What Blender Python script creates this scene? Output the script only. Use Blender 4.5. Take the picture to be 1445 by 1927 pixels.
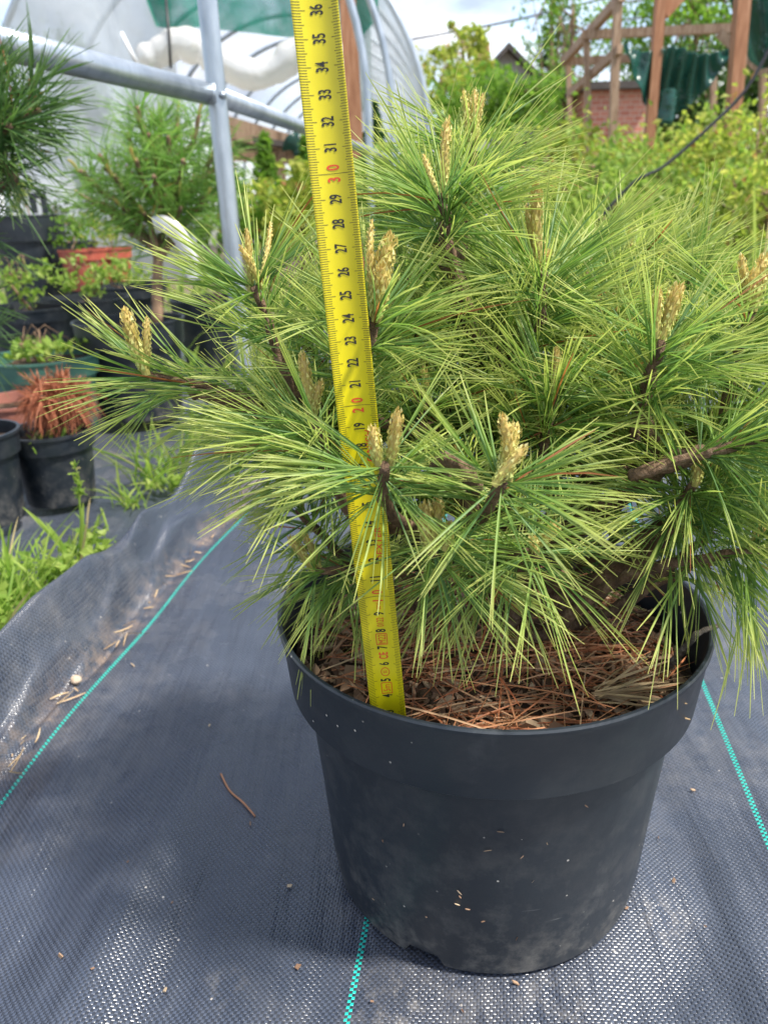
import bpy, math, random
import numpy as np
from mathutils import Vector, Matrix

# ------------------------------------------------------------------ scene, camera, light
for o in list(bpy.data.objects): bpy.data.objects.remove(o)
sc = bpy.context.scene
C = sc.collection
R = math.radians
CAM = np.array([0., 0., .47]); PITCH = R(21.55); ROLL = R(-1.66); FPX = 1448.; CX, CY = 722.5, 963.5
cp, sp_, cr, sr = math.cos(PITCH), math.sin(PITCH), math.cos(ROLL), math.sin(ROLL)
Rt = Vector((1, 0, 0)); Upv = Vector((0, sp_, cp)); Fw = Vector((0, cp, -sp_))
ir = cr * Rt + sr * Upv; iu = -sr * Rt + cr * Upv
cam = bpy.data.objects.new('camera', bpy.data.cameras.new('camera'))
C.objects.link(cam)
M = Matrix.Identity(4)
for i in range(3):
    M[i][0] = ir[i]; M[i][1] = iu[i]; M[i][2] = -Fw[i]; M[i][3] = CAM[i]
cam.matrix_world = M
cd = cam.data
cd.sensor_fit = 'VERTICAL'; cd.sensor_height = 34.6; cd.sensor_width = 34.6 * .75; cd.lens = 26.0
cd.clip_start = .02; cd.clip_end = 600
cd.dof.use_dof = True; cd.dof.focus_distance = .41; cd.dof.aperture_fstop = 12.0
sc.camera = cam
sc.render.resolution_x = 767; sc.render.resolution_y = 1024

SUN = Vector((.45, -.20, .87)).normalized()          # towards the sun: high on the right, a little behind the camera
ELEV = math.asin(SUN.z); AZ = math.atan2(SUN.x, SUN.y)
w = bpy.data.worlds.new('World'); sc.world = w; w.use_nodes = True
nt = w.node_tree; nt.nodes.clear()
wo = nt.nodes.new('ShaderNodeOutputWorld'); bg = nt.nodes.new('ShaderNodeBackground')
sky = nt.nodes.new('ShaderNodeTexSky'); sky.sky_type = 'NISHITA'; sky.sun_disc = False
sky.sun_elevation = ELEV; sky.sun_rotation = AZ; sky.air_density = 1.0; sky.dust_density = .6
tc = nt.nodes.new('ShaderNodeTexCoord'); mp = nt.nodes.new('ShaderNodeMapping'); mp.inputs['Scale'].default_value = (1, 1, 2.2)
n1 = nt.nodes.new('ShaderNodeTexNoise'); n1.inputs['Scale'].default_value = 4.0; n1.inputs['Detail'].default_value = 8; n1.inputs['Roughness'].default_value = .55
cr1 = nt.nodes.new('ShaderNodeValToRGB'); cr1.color_ramp.elements[0].position = .38; cr1.color_ramp.elements[1].position = .62
n2 = nt.nodes.new('ShaderNodeTexNoise'); n2.inputs['Scale'].default_value = 6.5; n2.inputs['Detail'].default_value = 6
cr2 = nt.nodes.new('ShaderNodeValToRGB')
cr2.color_ramp.elements[0].position = .36; cr2.color_ramp.elements[0].color = (2.3, 2.6, 3.3, 1)
cr2.color_ramp.elements[1].position = .66; cr2.color_ramp.elements[1].color = (7.2, 7.2, 7.3, 1)
mx = nt.nodes.new('ShaderNodeMix'); mx.data_type = 'RGBA'
L = nt.links.new
L(tc.outputs['Generated'], mp.inputs['Vector']); L(mp.outputs[0], n1.inputs['Vector']); L(mp.outputs[0], n2.inputs['Vector'])
L(n1.outputs['Fac'], cr1.inputs[0]); L(n2.outputs['Fac'], cr2.inputs[0])
L(cr1.outputs[0], mx.inputs[0]); L(sky.outputs[0], mx.inputs[6]); L(cr2.outputs[0], mx.inputs[7])
L(mx.outputs[2], bg.inputs['Color']); bg.inputs['Strength'].default_value = .135
L(bg.outputs[0], wo.inputs['Surface'])
sl = bpy.data.lights.new('sun', 'SUN'); sl.energy = 4.0; sl.angle = R(4.0); sl.color = (1, .95, .87)
so = bpy.data.objects.new('sun', sl); C.objects.link(so)
so.rotation_euler = (-SUN).to_track_quat('-Z', 'Y').to_euler(); so.location = (2, 4, 6)
sc.view_settings.view_transform = 'Standard'; sc.view_settings.look = 'None'
sc.view_settings.exposure = 1.15; sc.view_settings.gamma = 1
try:
    sc.cycles.transparent_max_bounces = 8; sc.cycles.max_bounces = 5; sc.cycles.diffuse_bounces = 3; sc.cycles.transmission_bounces = 4
except Exception: pass

# ------------------------------------------------------------------ helpers
rng = np.random.default_rng(7); random.seed(7)
def ray(px, py):
    a, b = (px - CX) / FPX, (py - CY) / FPX
    X = cr * a + sr * b; D = -sr * a + cr * b; up = -D
    return np.array([X, cp + up * sp_, up * cp - sp_])
def at(px, py, Y):
    d = ray(px, py); return CAM + d * (Y / d[1])
def gnd(px, py, z=0.):
    d = ray(px, py); return CAM + d * ((z - CAM[2]) / d[2])
def nrm(v):
    v = np.asarray(v, float); return v / (np.linalg.norm(v, axis=-1, keepdims=True) + 1e-12)
def vnoise(x, y, seed=0):
    x = np.asarray(x, float); y = np.asarray(y, float)
    xi = np.floor(x).astype(np.int64); yi = np.floor(y).astype(np.int64); fx = x - xi; fy = y - yi
    fx = fx * fx * (3 - 2 * fx); fy = fy * fy * (3 - 2 * fy)
    def h(a, b):
        n = (a * 374761393 + b * 668265263 + seed * 144665) & 0x7fffffff
        n = ((n ^ (n >> 13)) * 1274126177) & 0x7fffffff
        return ((n ^ (n >> 16)) & 0xffff) / 65535.
    return ((h(xi, yi) * (1 - fx) + h(xi + 1, yi) * fx) * (1 - fy) + (h(xi, yi + 1) * (1 - fx) + h(xi + 1, yi + 1) * fx) * fy) * 2 - 1
def sm(x): x = np.clip(x, 0, 1); return x * x * (3 - 2 * x)

def mesh_np(name, V, F, uv=None, smooth=True):
    """V (n,3), F (m,3|4) int array"""
    me = bpy.data.meshes.new(name)
    V = np.asarray(V, np.float32); F = np.asarray(F, np.int32); m, k = F.shape
    me.vertices.add(len(V)); me.vertices.foreach_set('co', V.ravel())
    me.loops.add(m * k); me.loops.foreach_set('vertex_index', F.ravel())
    me.polygons.add(m); me.polygons.foreach_set('loop_start', np.arange(0, m * k, k, dtype=np.int32))
    me.polygons.foreach_set('loop_total', np.full(m, k, np.int32))
    me.polygons.foreach_set('use_smooth', np.full(m, smooth, bool))
    if uv is not None:
        ul = me.uv_layers.new(name='UVMap'); ul.data.foreach_set('uv', np.asarray(uv, np.float32)[F.ravel()].ravel())
    me.update(calc_edges=True); me.validate()
    return me
def obj(name, me, mat=None, parent=None, loc=None):
    o = bpy.data.objects.new(name, me); C.objects.link(o)
    if mat is not None and me is not None and not me.materials: me.materials.append(mat)
    if parent is not None: o.parent = parent
    if loc is not None: o.location = Vector(loc)
    return o
def thing(name, label, cat, loc=(0, 0, 0), group=None):
    o = bpy.data.objects.new(name, None); C.objects.link(o); o.location = Vector(loc); o.empty_display_size = .05
    o['label'] = label; o['category'] = cat
    if group: o['group'] = group
    return o
def tag(o, label, cat, group=None):
    o['label'] = label; o['category'] = cat
    if group: o['group'] = group
    return o
def kind(o, k): o['kind'] = k; return o

class MB:
    def __init__(s): s.V = []; s.F = []; s.n = 0
    def add(s, V, F):
        V = np.asarray(V, float); s.V.append(V); s.F += [tuple(int(i) + s.n for i in f) for f in F]; s.n += len(V)
    def box(s, c, size, rot=None):
        h = np.array(size) / 2
        P = np.array([(x, y, z) for x in (-1, 1) for y in (-1, 1) for z in (-1, 1)]) * h
        if rot is not None: P = P @ np.array(rot).T
        s.add(P + np.array(c), [(0, 1, 3, 2), (4, 6, 7, 5), (0, 4, 5, 1), (2, 3, 7, 6), (0, 2, 6, 4), (1, 5, 7, 3)])
    def beam(s, a, b, w, h, up=(0, 0, 1)):
        a = np.array(a, float); b = np.array(b, float); d = nrm(b - a); x = np.cross(d, up)
        x = nrm(x) if np.linalg.norm(x) > 1e-3 else np.array([1., 0, 0]); z = np.cross(x, d)
        s.box((a + b) / 2, (w, np.linalg.norm(b - a), h), np.stack([x, d, z], 1))
    def mesh(s, name, smooth=False):
        me = bpy.data.meshes.new(name); me.from_pydata(np.concatenate(s.V).tolist(), [], s.F)
        if smooth: me.polygons.foreach_set('use_smooth', [True] * len(me.polygons))
        me.update(); return me
def off(me, o): me.transform(Matrix.Translation(-Vector(o))); return me

def catmull(P, n):
    P = np.asarray(P, float); Q = np.vstack([2 * P[0] - P[1], P, 2 * P[-1] - P[-2]]); out = []
    for i in range(1, len(Q) - 2):
        t = np.linspace(0, 1, n, endpoint=False)[:, None]
        a, b, c, d = Q[i - 1], Q[i], Q[i + 1], Q[i + 2]
        out.append(.5 * (2 * b + (c - a) * t + (2 * a - 5 * b + 4 * c - d) * t * t + (3 * b - a - 3 * c + d) * t ** 3))
    out.append(P[-1:]); return np.concatenate(out)
def tube_arr(P, rad, k=8, jit=0, caps=True):
    P = np.asarray(P, float); n = len(P); rad = np.broadcast_to(np.asarray(rad, float), (n,))
    T = nrm(np.gradient(P, axis=0)); ref = np.array([.31, .11, .94]) if abs(T[0] @ np.array([.31, .11, .94])) < .9 else np.array([1., 0, 0])
    A = np.zeros_like(P); a = nrm(np.cross(T[0], ref))
    for i in range(n):
        a = nrm(a - T[i] * (a @ T[i])); A[i] = a
    B = np.cross(T, A); th = np.arange(k) * 2 * math.pi / k
    rr = rad[:, None] * (1 + (rng.uniform(-jit, jit, (n, k)) if jit else 0))
    V = P[:, None] + rr[..., None] * (A[:, None] * np.cos(th)[None, :, None] + B[:, None] * np.sin(th)[None, :, None])
    V = V.reshape(-1, 3); F = []
    for i in range(n - 1):
        for j in range(k): F.append((i * k + j, i * k + (j + 1) % k, (i + 1) * k + (j + 1) % k, (i + 1) * k + j))
    if caps:
        V = np.vstack([V, P[:1], P[-1:]]); c0 = len(V) - 2
        for j in range(k): F.append((c0, (j + 1) % k, j, c0)); F.append((c0 + 1, (n - 1) * k + j, (n - 1) * k + (j + 1) % k, c0 + 1))
    return V, F
def clean(F): return [f[:3] if len(f) == 4 and f[0] == f[3] else f for f in F]
def tube(name, P, rad, mat, parent=None, k=8, jit=0, org=(0, 0, 0)):
    V, F = tube_arr(P, rad, k, jit); m = MB(); m.add(V - np.array(org), clean(F))
    return obj(name, m.mesh(name, True), mat, parent)

def sharp(o, a=32):
    try: o.data.set_sharp_from_angle(angle=R(a))
    except Exception: pass
    return o
def lathe(profile, k=48, closed=False):
    pr = np.asarray(profile, float); n = len(pr); th = np.arange(k) * 2 * math.pi / k
    V = np.stack([pr[:, None, 0] * np.cos(th), pr[:, None, 0] * np.sin(th), np.repeat(pr[:, 1:2], k, 1)], 2).reshape(-1, 3)
    F = [(i * k + j, i * k + (j + 1) % k, ((i + 1) % n) * k + (j + 1) % k, ((i + 1) % n) * k + j) for i in range(n if closed else n - 1) for j in range(k)]
    return V, F

def ribbons(P, D, Ln, wd, nseg=4, droop=.1, side=None, keel=.35, tipw=.25, curl=0.):
    """needles / grass blades: base points P, unit dirs D, lengths, widths -> V,F,uv (uv.y = position along)"""
    n = len(P); Ln = np.broadcast_to(Ln, (n,)); wd = np.broadcast_to(wd, (n,)); droop = np.broadcast_to(droop, (n,))
    t = np.linspace(0, 1, nseg + 1)
    S = nrm(np.cross(D, nrm(rng.normal(size=(n, 3))))) if side is None else side
    bend = rng.normal(size=(n, 3)) * curl
    g = np.array([0, 0, -1.])
    ctr = P[:, None] + (D[:, None] * t[None, :, None] + (g[None, None] * droop[:, None, None] + bend[:, None]) * (t ** 2)[None, :, None]) * Ln[:, None, None]
    prof = np.minimum(1, (1 - t) * (1 - tipw) * 4 + tipw) * np.minimum(1, .6 + t * 3)
    Nn = np.cross(S, D)
    hw = (wd[:, None] * .5 * prof[None])[..., None]
    V = np.stack([ctr - S[:, None] * hw, ctr + Nn[:, None] * hw * 2 * keel, ctr + S[:, None] * hw], 2)   # n,seg+1,3,3
    V = V.reshape(-1, 3)
    b = (np.arange(n) * (nseg + 1) * 3)[:, None, None]; s = (np.arange(nseg) * 3)[None, :, None]; e = np.arange(2)[None, None, :]
    i0 = (b + s + e).ravel(); F = np.stack([i0, i0 + 1, i0 + 4, i0 + 3], 1)
    uv = np.zeros((len(V), 2)); uv[:, 0] = np.tile([0, .5, 1], n * (nseg + 1)); uv[:, 1] = np.tile(np.repeat(t, 3), n)
    return V, F, uv
def cat_rib(L_):
    Vs, Fs, us, n = [], [], [], 0
    for V, F, u in L_: Vs.append(V); Fs.append(F + n); us.append(u); n += len(V)
    return np.concatenate(Vs), np.concatenate(Fs), np.concatenate(us)

# ------------------------------------------------------------------ materials
def newmat(name):
    m = bpy.data.materials.new(name); m.use_nodes = True; nt = m.node_tree; nt.nodes.clear()
    out = nt.nodes.new('ShaderNodeOutputMaterial'); return m, nt, out
def N(nt, t, **kw):
    n = nt.nodes.new('ShaderNode' + t)
    for k, v in kw.items():
        if k in n.inputs: n.inputs[k].default_value = v
        else: setattr(n, k, v)
    return n
def ramp(nt, fac, stops, interp='LINEAR'):
    r = N(nt, 'ValToRGB'); e = r.color_ramp.elements; r.color_ramp.interpolation = interp
    while len(e) < len(stops): e.new(.5)
    for i, (p, c) in enumerate(stops):
        e[i].position = p; e[i].color = (*c, 1) if len(c) == 3 else c
    nt.links.new(fac, r.inputs[0]); return r.outputs[0]
def mixc(nt, fac, a, b, blend='MIX'):
    m = N(nt, 'Mix'); m.data_type = 'RGBA'; m.blend_type = blend
    for i, v in ((0, fac), (6, a), (7, b)):
        if isinstance(v, (int, float)): m.inputs[i].default_value = v
        elif isinstance(v, tuple): m.inputs[i].default_value = (*v, 1)
        else: nt.links.new(v, m.inputs[i])
    return m.outputs[2]
def math_(nt, op, a, b=None, c=None):
    m = N(nt, 'Math', operation=op)
    for i, v in enumerate((a, b, c)):
        if v is None: continue
        if isinstance(v, (int, float)): m.inputs[i].default_value = v
        else: nt.links.new(v, m.inputs[i])
    return m.outputs[0]
def noise(nt, scale, detail=4, rough=.55, vec=None, dist=0):
    n = N(nt, 'TexNoise'); n.inputs['Scale'].default_value = scale; n.inputs['Detail'].default_value = detail; n.inputs['Roughness'].default_value = rough; n.inputs['Distortion'].default_value = dist
    if vec is None:
        t = N(nt, 'TexCoord'); vec = t.outputs['Object']
    nt.links.new(vec, n.inputs['Vector']); return n.outputs['Fac']
def scaled(nt, s, src='Object'):
    t = N(nt, 'TexCoord'); m = N(nt, 'Mapping'); m.inputs['Scale'].default_value = s; nt.links.new(t.outputs[src], m.inputs['Vector']); return m.outputs[0]

def plain(name, stops, scale=8, rough=.6, bump=0, bscale=40, spec=.5, metal=0, vec=None, detail=5):
    """principled with noise-driven colour"""
    m, nt, out = newmat(name); b = N(nt, 'BsdfPrincipled')
    v = scaled(nt, vec) if vec else None
    f = noise(nt, scale, detail, vec=v)
    nt.links.new(ramp(nt, f, stops), b.inputs['Base Color'])
    b.inputs['Roughness'].default_value = rough; b.inputs['Metallic'].default_value = metal; b.inputs['Specular IOR Level'].default_value = spec
    if bump:
        bp = N(nt, 'Bump'); bp.inputs['Strength'].default_value = bump; bp.inputs['Distance'].default_value = .004
        nt.links.new(noise(nt, bscale, 5, .6, vec=v), bp.inputs['Height']); nt.links.new(bp.outputs[0], b.inputs['Normal'])
    nt.links.new(b.outputs[0], out.inputs['Surface']); return m

def leafmat(name, base_stops, tip=None, trans=.4, gloss=.12, rough=.4, brown=0., browncol=(.28, .10, .035)):
    """needles & leaves: per-leaf colour, tip colour along uv.y, light passing through"""
    m, nt, out = newmat(name)
    g = N(nt, 'NewGeometry'); c = ramp(nt, g.outputs['Random Per Island'], base_stops)
    if tip:
        uv = N(nt, 'UVMap'); s = N(nt, 'SeparateXYZ'); nt.links.new(uv.outputs[0], s.inputs[0])
        f = ramp(nt, s.outputs[1], [(.45, (0, 0, 0)), (1., (.85, .85, .85))])
        c = mixc(nt, f, c, tip)
    if brown:
        f = math_(nt, 'FRACT', math_(nt, 'MULTIPLY', g.outputs['Random Per Island'], 37.17))
        f = math_(nt, 'LESS_THAN', f, brown); c = mixc(nt, f, c, browncol)
    b = N(nt, 'BsdfPrincipled'); b.inputs['Roughness'].default_value = rough; b.inputs['Specular IOR Level'].default_value = gloss * 4
    t = N(nt, 'BsdfTranslucent'); ms = N(nt, 'MixShader'); ms.inputs[0].default_value = trans
    nt.links.new(c, b.inputs['Base Color'])
    c2 = mixc(nt, .5, c, (.62, .8, .12), 'MULTIPLY'); c3 = mixc(nt, .6, c, c2)
    h = N(nt, 'HueSaturation'); h.inputs['Value'].default_value = 1.7; nt.links.new(c3, h.inputs['Color'])
    nt.links.new(h.outputs[0], t.inputs['Color'])
    nt.links.new(b.outputs[0], ms.inputs[1]); nt.links.new(t.outputs[0], ms.inputs[2]); nt.links.new(ms.outputs[0], out.inputs['Surface'])
    return m

MAT = {}
MAT['needle'] = leafmat('needle_green', [(0, (.085, .175, .055)), (.35, (.16, .275, .06)), (.7, (.24, .345, .065)), (1, (.12, .22, .08))], (.50, .50, .14), .40, .09, .45, .010)
MAT['needle_dark'] = leafmat('needle_dark', [(0, (.03, .08, .022)), (.5, (.05, .12, .03)), (1, (.09, .17, .035))], (.12, .2, .05), .25, .12, .4, .01)
MAT['needle_mid'] = leafmat('needle_mid', [(0, (.085, .19, .035)), (.5, (.14, .28, .05)), (1, (.21, .35, .075))], (.26, .38, .09), .45, .08, .5, .015)
MAT['needle_dead'] = leafmat('needle_dead', [(0, (.20, .06, .03)), (.5, (.33, .11, .055)), (1, (.44, .18, .10))], None, .25, .05, .6)
MAT['litter'] = leafmat('needle_litter', [(0, (.32, .10, .04)), (.4, (.48, .19, .085)), (.75, (.56, .28, .14)), (1, (.50, .36, .21))], None, .12, .10, .5)
MAT['grass'] = leafmat('grass', [(0, (.12, .22, .03)), (.5, (.20, .32, .045)), (1, (.32, .36, .09))], (.30, .38, .08), .45, .06, .5, .05, (.45, .36, .18))
MAT['leaf_yellow'] = leafmat('leaf_yellow', [(0, (.15, .22, .03)), (.5, (.28, .33, .05)), (1, (.42, .40, .10))], None, .5, .05, .5, .02, (.4, .2, .08))
MAT['leaf_green'] = leafmat('leaf_green', [(0, (.07, .15, .02)), (.5, (.13, .24, .03)), (1, (.20, .32, .045))], None, .5, .05, .5)
MAT['leaf_dark'] = leafmat('leaf_dark', [(0, (.025, .06, .015)), (.5, (.045, .10, .02)), (1, (.08, .15, .03))], None, .3, .05, .5)
MAT['leaf_weed'] = leafmat('leaf_weed', [(0, (.13, .22, .035)), (.5, (.22, .32, .055)), (1, (.33, .40, .10))], None, .45, .06, .45)
MAT['candle'] = None
MAT['bark'] = plain('bark', [(.3, (.06, .035, .02)), (.55, (.17, .10, .055)), (.75, (.30, .21, .13))], 140, .85, .9, 400)
MAT['bark_far'] = plain('bark_far', [(.3, (.12, .07, .04)), (.7, (.30, .19, .11))], 30, .85, .5, 80)
MAT['steel'] = plain('galvanised_steel', [(.3, (.30, .34, .38)), (.7, (.46, .50, .54))], 35, .38, .12, 120, .5, .75, (1, 1, .3))
MAT['wood'] = plain('weathered_timber', [(.3, (.19, .115, .07)), (.5, (.30, .20, .13)), (.72, (.42, .31, .22))], 14, .8, .4, 50, .3, 0, (5, 5, .6))
MAT['wood_red'] = plain('red_brown_timber', [(.3, (.24, .10, .05)), (.55, (.36, .17, .09)), (.75, (.46, .25, .15))], 12, .75, .4, 50, .3, 0, (5, 5, .5))
MAT['roof'] = plain('dark_roof', [(.3, (.035, .03, .028)), (.7, (.08, .065, .055))], 3, .8)
MAT['render'] = plain('grey_render', [(.3, (.28, .27, .27)), (.7, (.38, .37, .37))], 1.2, .9)
MAT['terracotta'] = plain('terracotta', [(.3, (.22, .075, .05)), (.7, (.33, .13, .09))], 30, .65, .15, 90)
MAT['red_plastic'] = plain('red_plastic', [(.3, (.34, .065, .04)), (.7, (.42, .10, .06))], 20, .5)
MAT['green_plastic'] = plain('green_plastic', [(.3, (.035, .10, .075)), (.7, (.06, .15, .11))], 25, .42)
MAT['soil'] = plain('soil', [(.3, (.022, .014, .009)), (.5, (.06, .038, .024)), (.72, (.15, .10, .065))], 90, .95, 1.0, 170, .2)
MAT['white_plastic'] = plain('white_plastic', [(.3, (.72, .73, .74)), (.7, (.82, .82, .82))], 10, .35)
MAT['hose'] = plain('black_hose', [(.3, (.012, .012, .013)), (.7, (.03, .03, .032))], 30, .45)
MAT['chip'] = leafmat('bark_chip', [(0, (.10, .055, .035)), (.4, (.26, .16, .10)), (.75, (.40, .27, .17)), (1, (.52, .40, .26))], None, .02, .05, .8)
MAT['twig'] = plain('grey_twig', [(.3, (.06, .05, .04)), (.55, (.17, .14, .11)), (.72, (.42, .38, .32))], 190, .85, .8, 500)

def mat_plastic_pot():
    m, nt, out = newmat('black_pot_plastic'); b = N(nt, 'BsdfPrincipled')
    base = ramp(nt, noise(nt, 9, 6, .6), [(.35, (.008, .012, .017)), (.7, (.016, .022, .029))])
    # pale dust, denser towards the foot, and fine scratches
    t = N(nt, 'TexCoord'); s = N(nt, 'SeparateXYZ'); nt.links.new(t.outputs['Object'], s.inputs[0])
    low = ramp(nt, s.outputs[2], [(0., (.75, .75, .75)), (.05, (.22, .22, .22)), (.16, (.07, .07, .07))])
    d = ramp(nt, noise(nt, 34, 10, .74), [(.47, (0, 0, 0)), (.72, (1, 1, 1))])
    drip = ramp(nt, noise(nt, 1., 6, .65, scaled(nt, (60, 60, 5))), [(.55, (0, 0, 0)), (.75, (.16, .16, .16))])
    f = math_(nt, 'MULTIPLY', low, d)
    c = mixc(nt, f, base, (.24, .22, .19))
    c = mixc(nt, math_(nt, 'MULTIPLY', drip, d), c, (.26, .27, .27))
    sv = scaled(nt, (26, 26, 210)); rot = N(nt, 'Mapping'); rot.inputs['Rotation'].default_value = (.5, .3, .2); nt.links.new(sv, rot.inputs['Vector'])
    sc_ = ramp(nt, noise(nt, 1.0, 3, .5, rot.outputs[0]), [(.70, (0, 0, 0)), (.78, (1, 1, 1))])
    reg = ramp(nt, noise(nt, 11, 3, .5), [(.48, (0, 0, 0)), (.66, (.55, .55, .55))])
    c = mixc(nt, math_(nt, 'MULTIPLY', sc_, reg), c, (.22, .22, .21))
    vo = N(nt, 'TexVoronoi'); vo.inputs['Scale'].default_value = 95; nt.links.new(t.outputs['Object'], vo.inputs['Vector'])
    spk = math_(nt, 'MULTIPLY', math_(nt, 'LESS_THAN', vo.outputs['Distance'], .07), ramp(nt, noise(nt, 14, 2), [(.5, (0, 0, 0)), (.6, (1, 1, 1))]))
    c = mixc(nt, spk, c, (.5, .46, .40))
    nt.links.new(c, b.inputs['Base Color'])
    nt.links.new(ramp(nt, noise(nt, 18, 6, .6), [(.3, (.33, .33, .33)), (.7, (.55, .55, .55))]), b.inputs['Roughness'])
    bp = N(nt, 'Bump'); bp.inputs['Strength'].default_value = .12; bp.inputs['Distance'].default_value = .002
    nt.links.new(noise(nt, 60, 6, .6), bp.inputs['Height']); nt.links.new(bp.outputs[0], b.inputs['Normal'])
    nt.links.new(b.outputs[0], out.inputs['Surface']); return m
MAT['pot'] = mat_plastic_pot()

def mat_candle():
    m, nt, out = newmat('candle_scales'); b = N(nt, 'BsdfPrincipled')
    g = N(nt, 'NewGeometry'); uv = N(nt, 'UVMap'); s = N(nt, 'SeparateXYZ'); nt.links.new(uv.outputs[0], s.inputs[0])
    c = ramp(nt, g.outputs['Random Per Island'], [(0, (.56, .38, .10)), (.3, (.68, .52, .17)), (.7, (.74, .62, .23)), (1, (.78, .70, .36))])
    low = ramp(nt, s.outputs[1], [(0., (1, 1, 1)), (.6, (.4, .4, .4)), (1, (.05, .05, .05))])
    c = mixc(nt, math_(nt, 'MULTIPLY', low, .75), c, (.47, .58, .16))
    red = ramp(nt, s.outputs[0], [(.0, (1, 1, 1)), (.4, (0, 0, 0))])     # base of every scale is red-brown
    c = mixc(nt, math_(nt, 'MULTIPLY', red, .45), c, (.40, .17, .05))
    nt.links.new(c, b.inputs['Base Color']); b.inputs['Roughness'].default_value = .6
    b.inputs['Subsurface Weight'].default_value = 0.0
    t = N(nt, 'BsdfTranslucent'); nt.links.new(c, t.inputs['Color']); ms = N(nt, 'MixShader'); ms.inputs[0].default_value = .3
    nt.links.new(b.outputs[0], ms.inputs[1]); nt.links.new(t.outputs[0], ms.inputs[2])
    nt.links.new(ms.outputs[0], out.inputs['Surface']); return m
MAT['candle'] = mat_candle()

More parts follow.
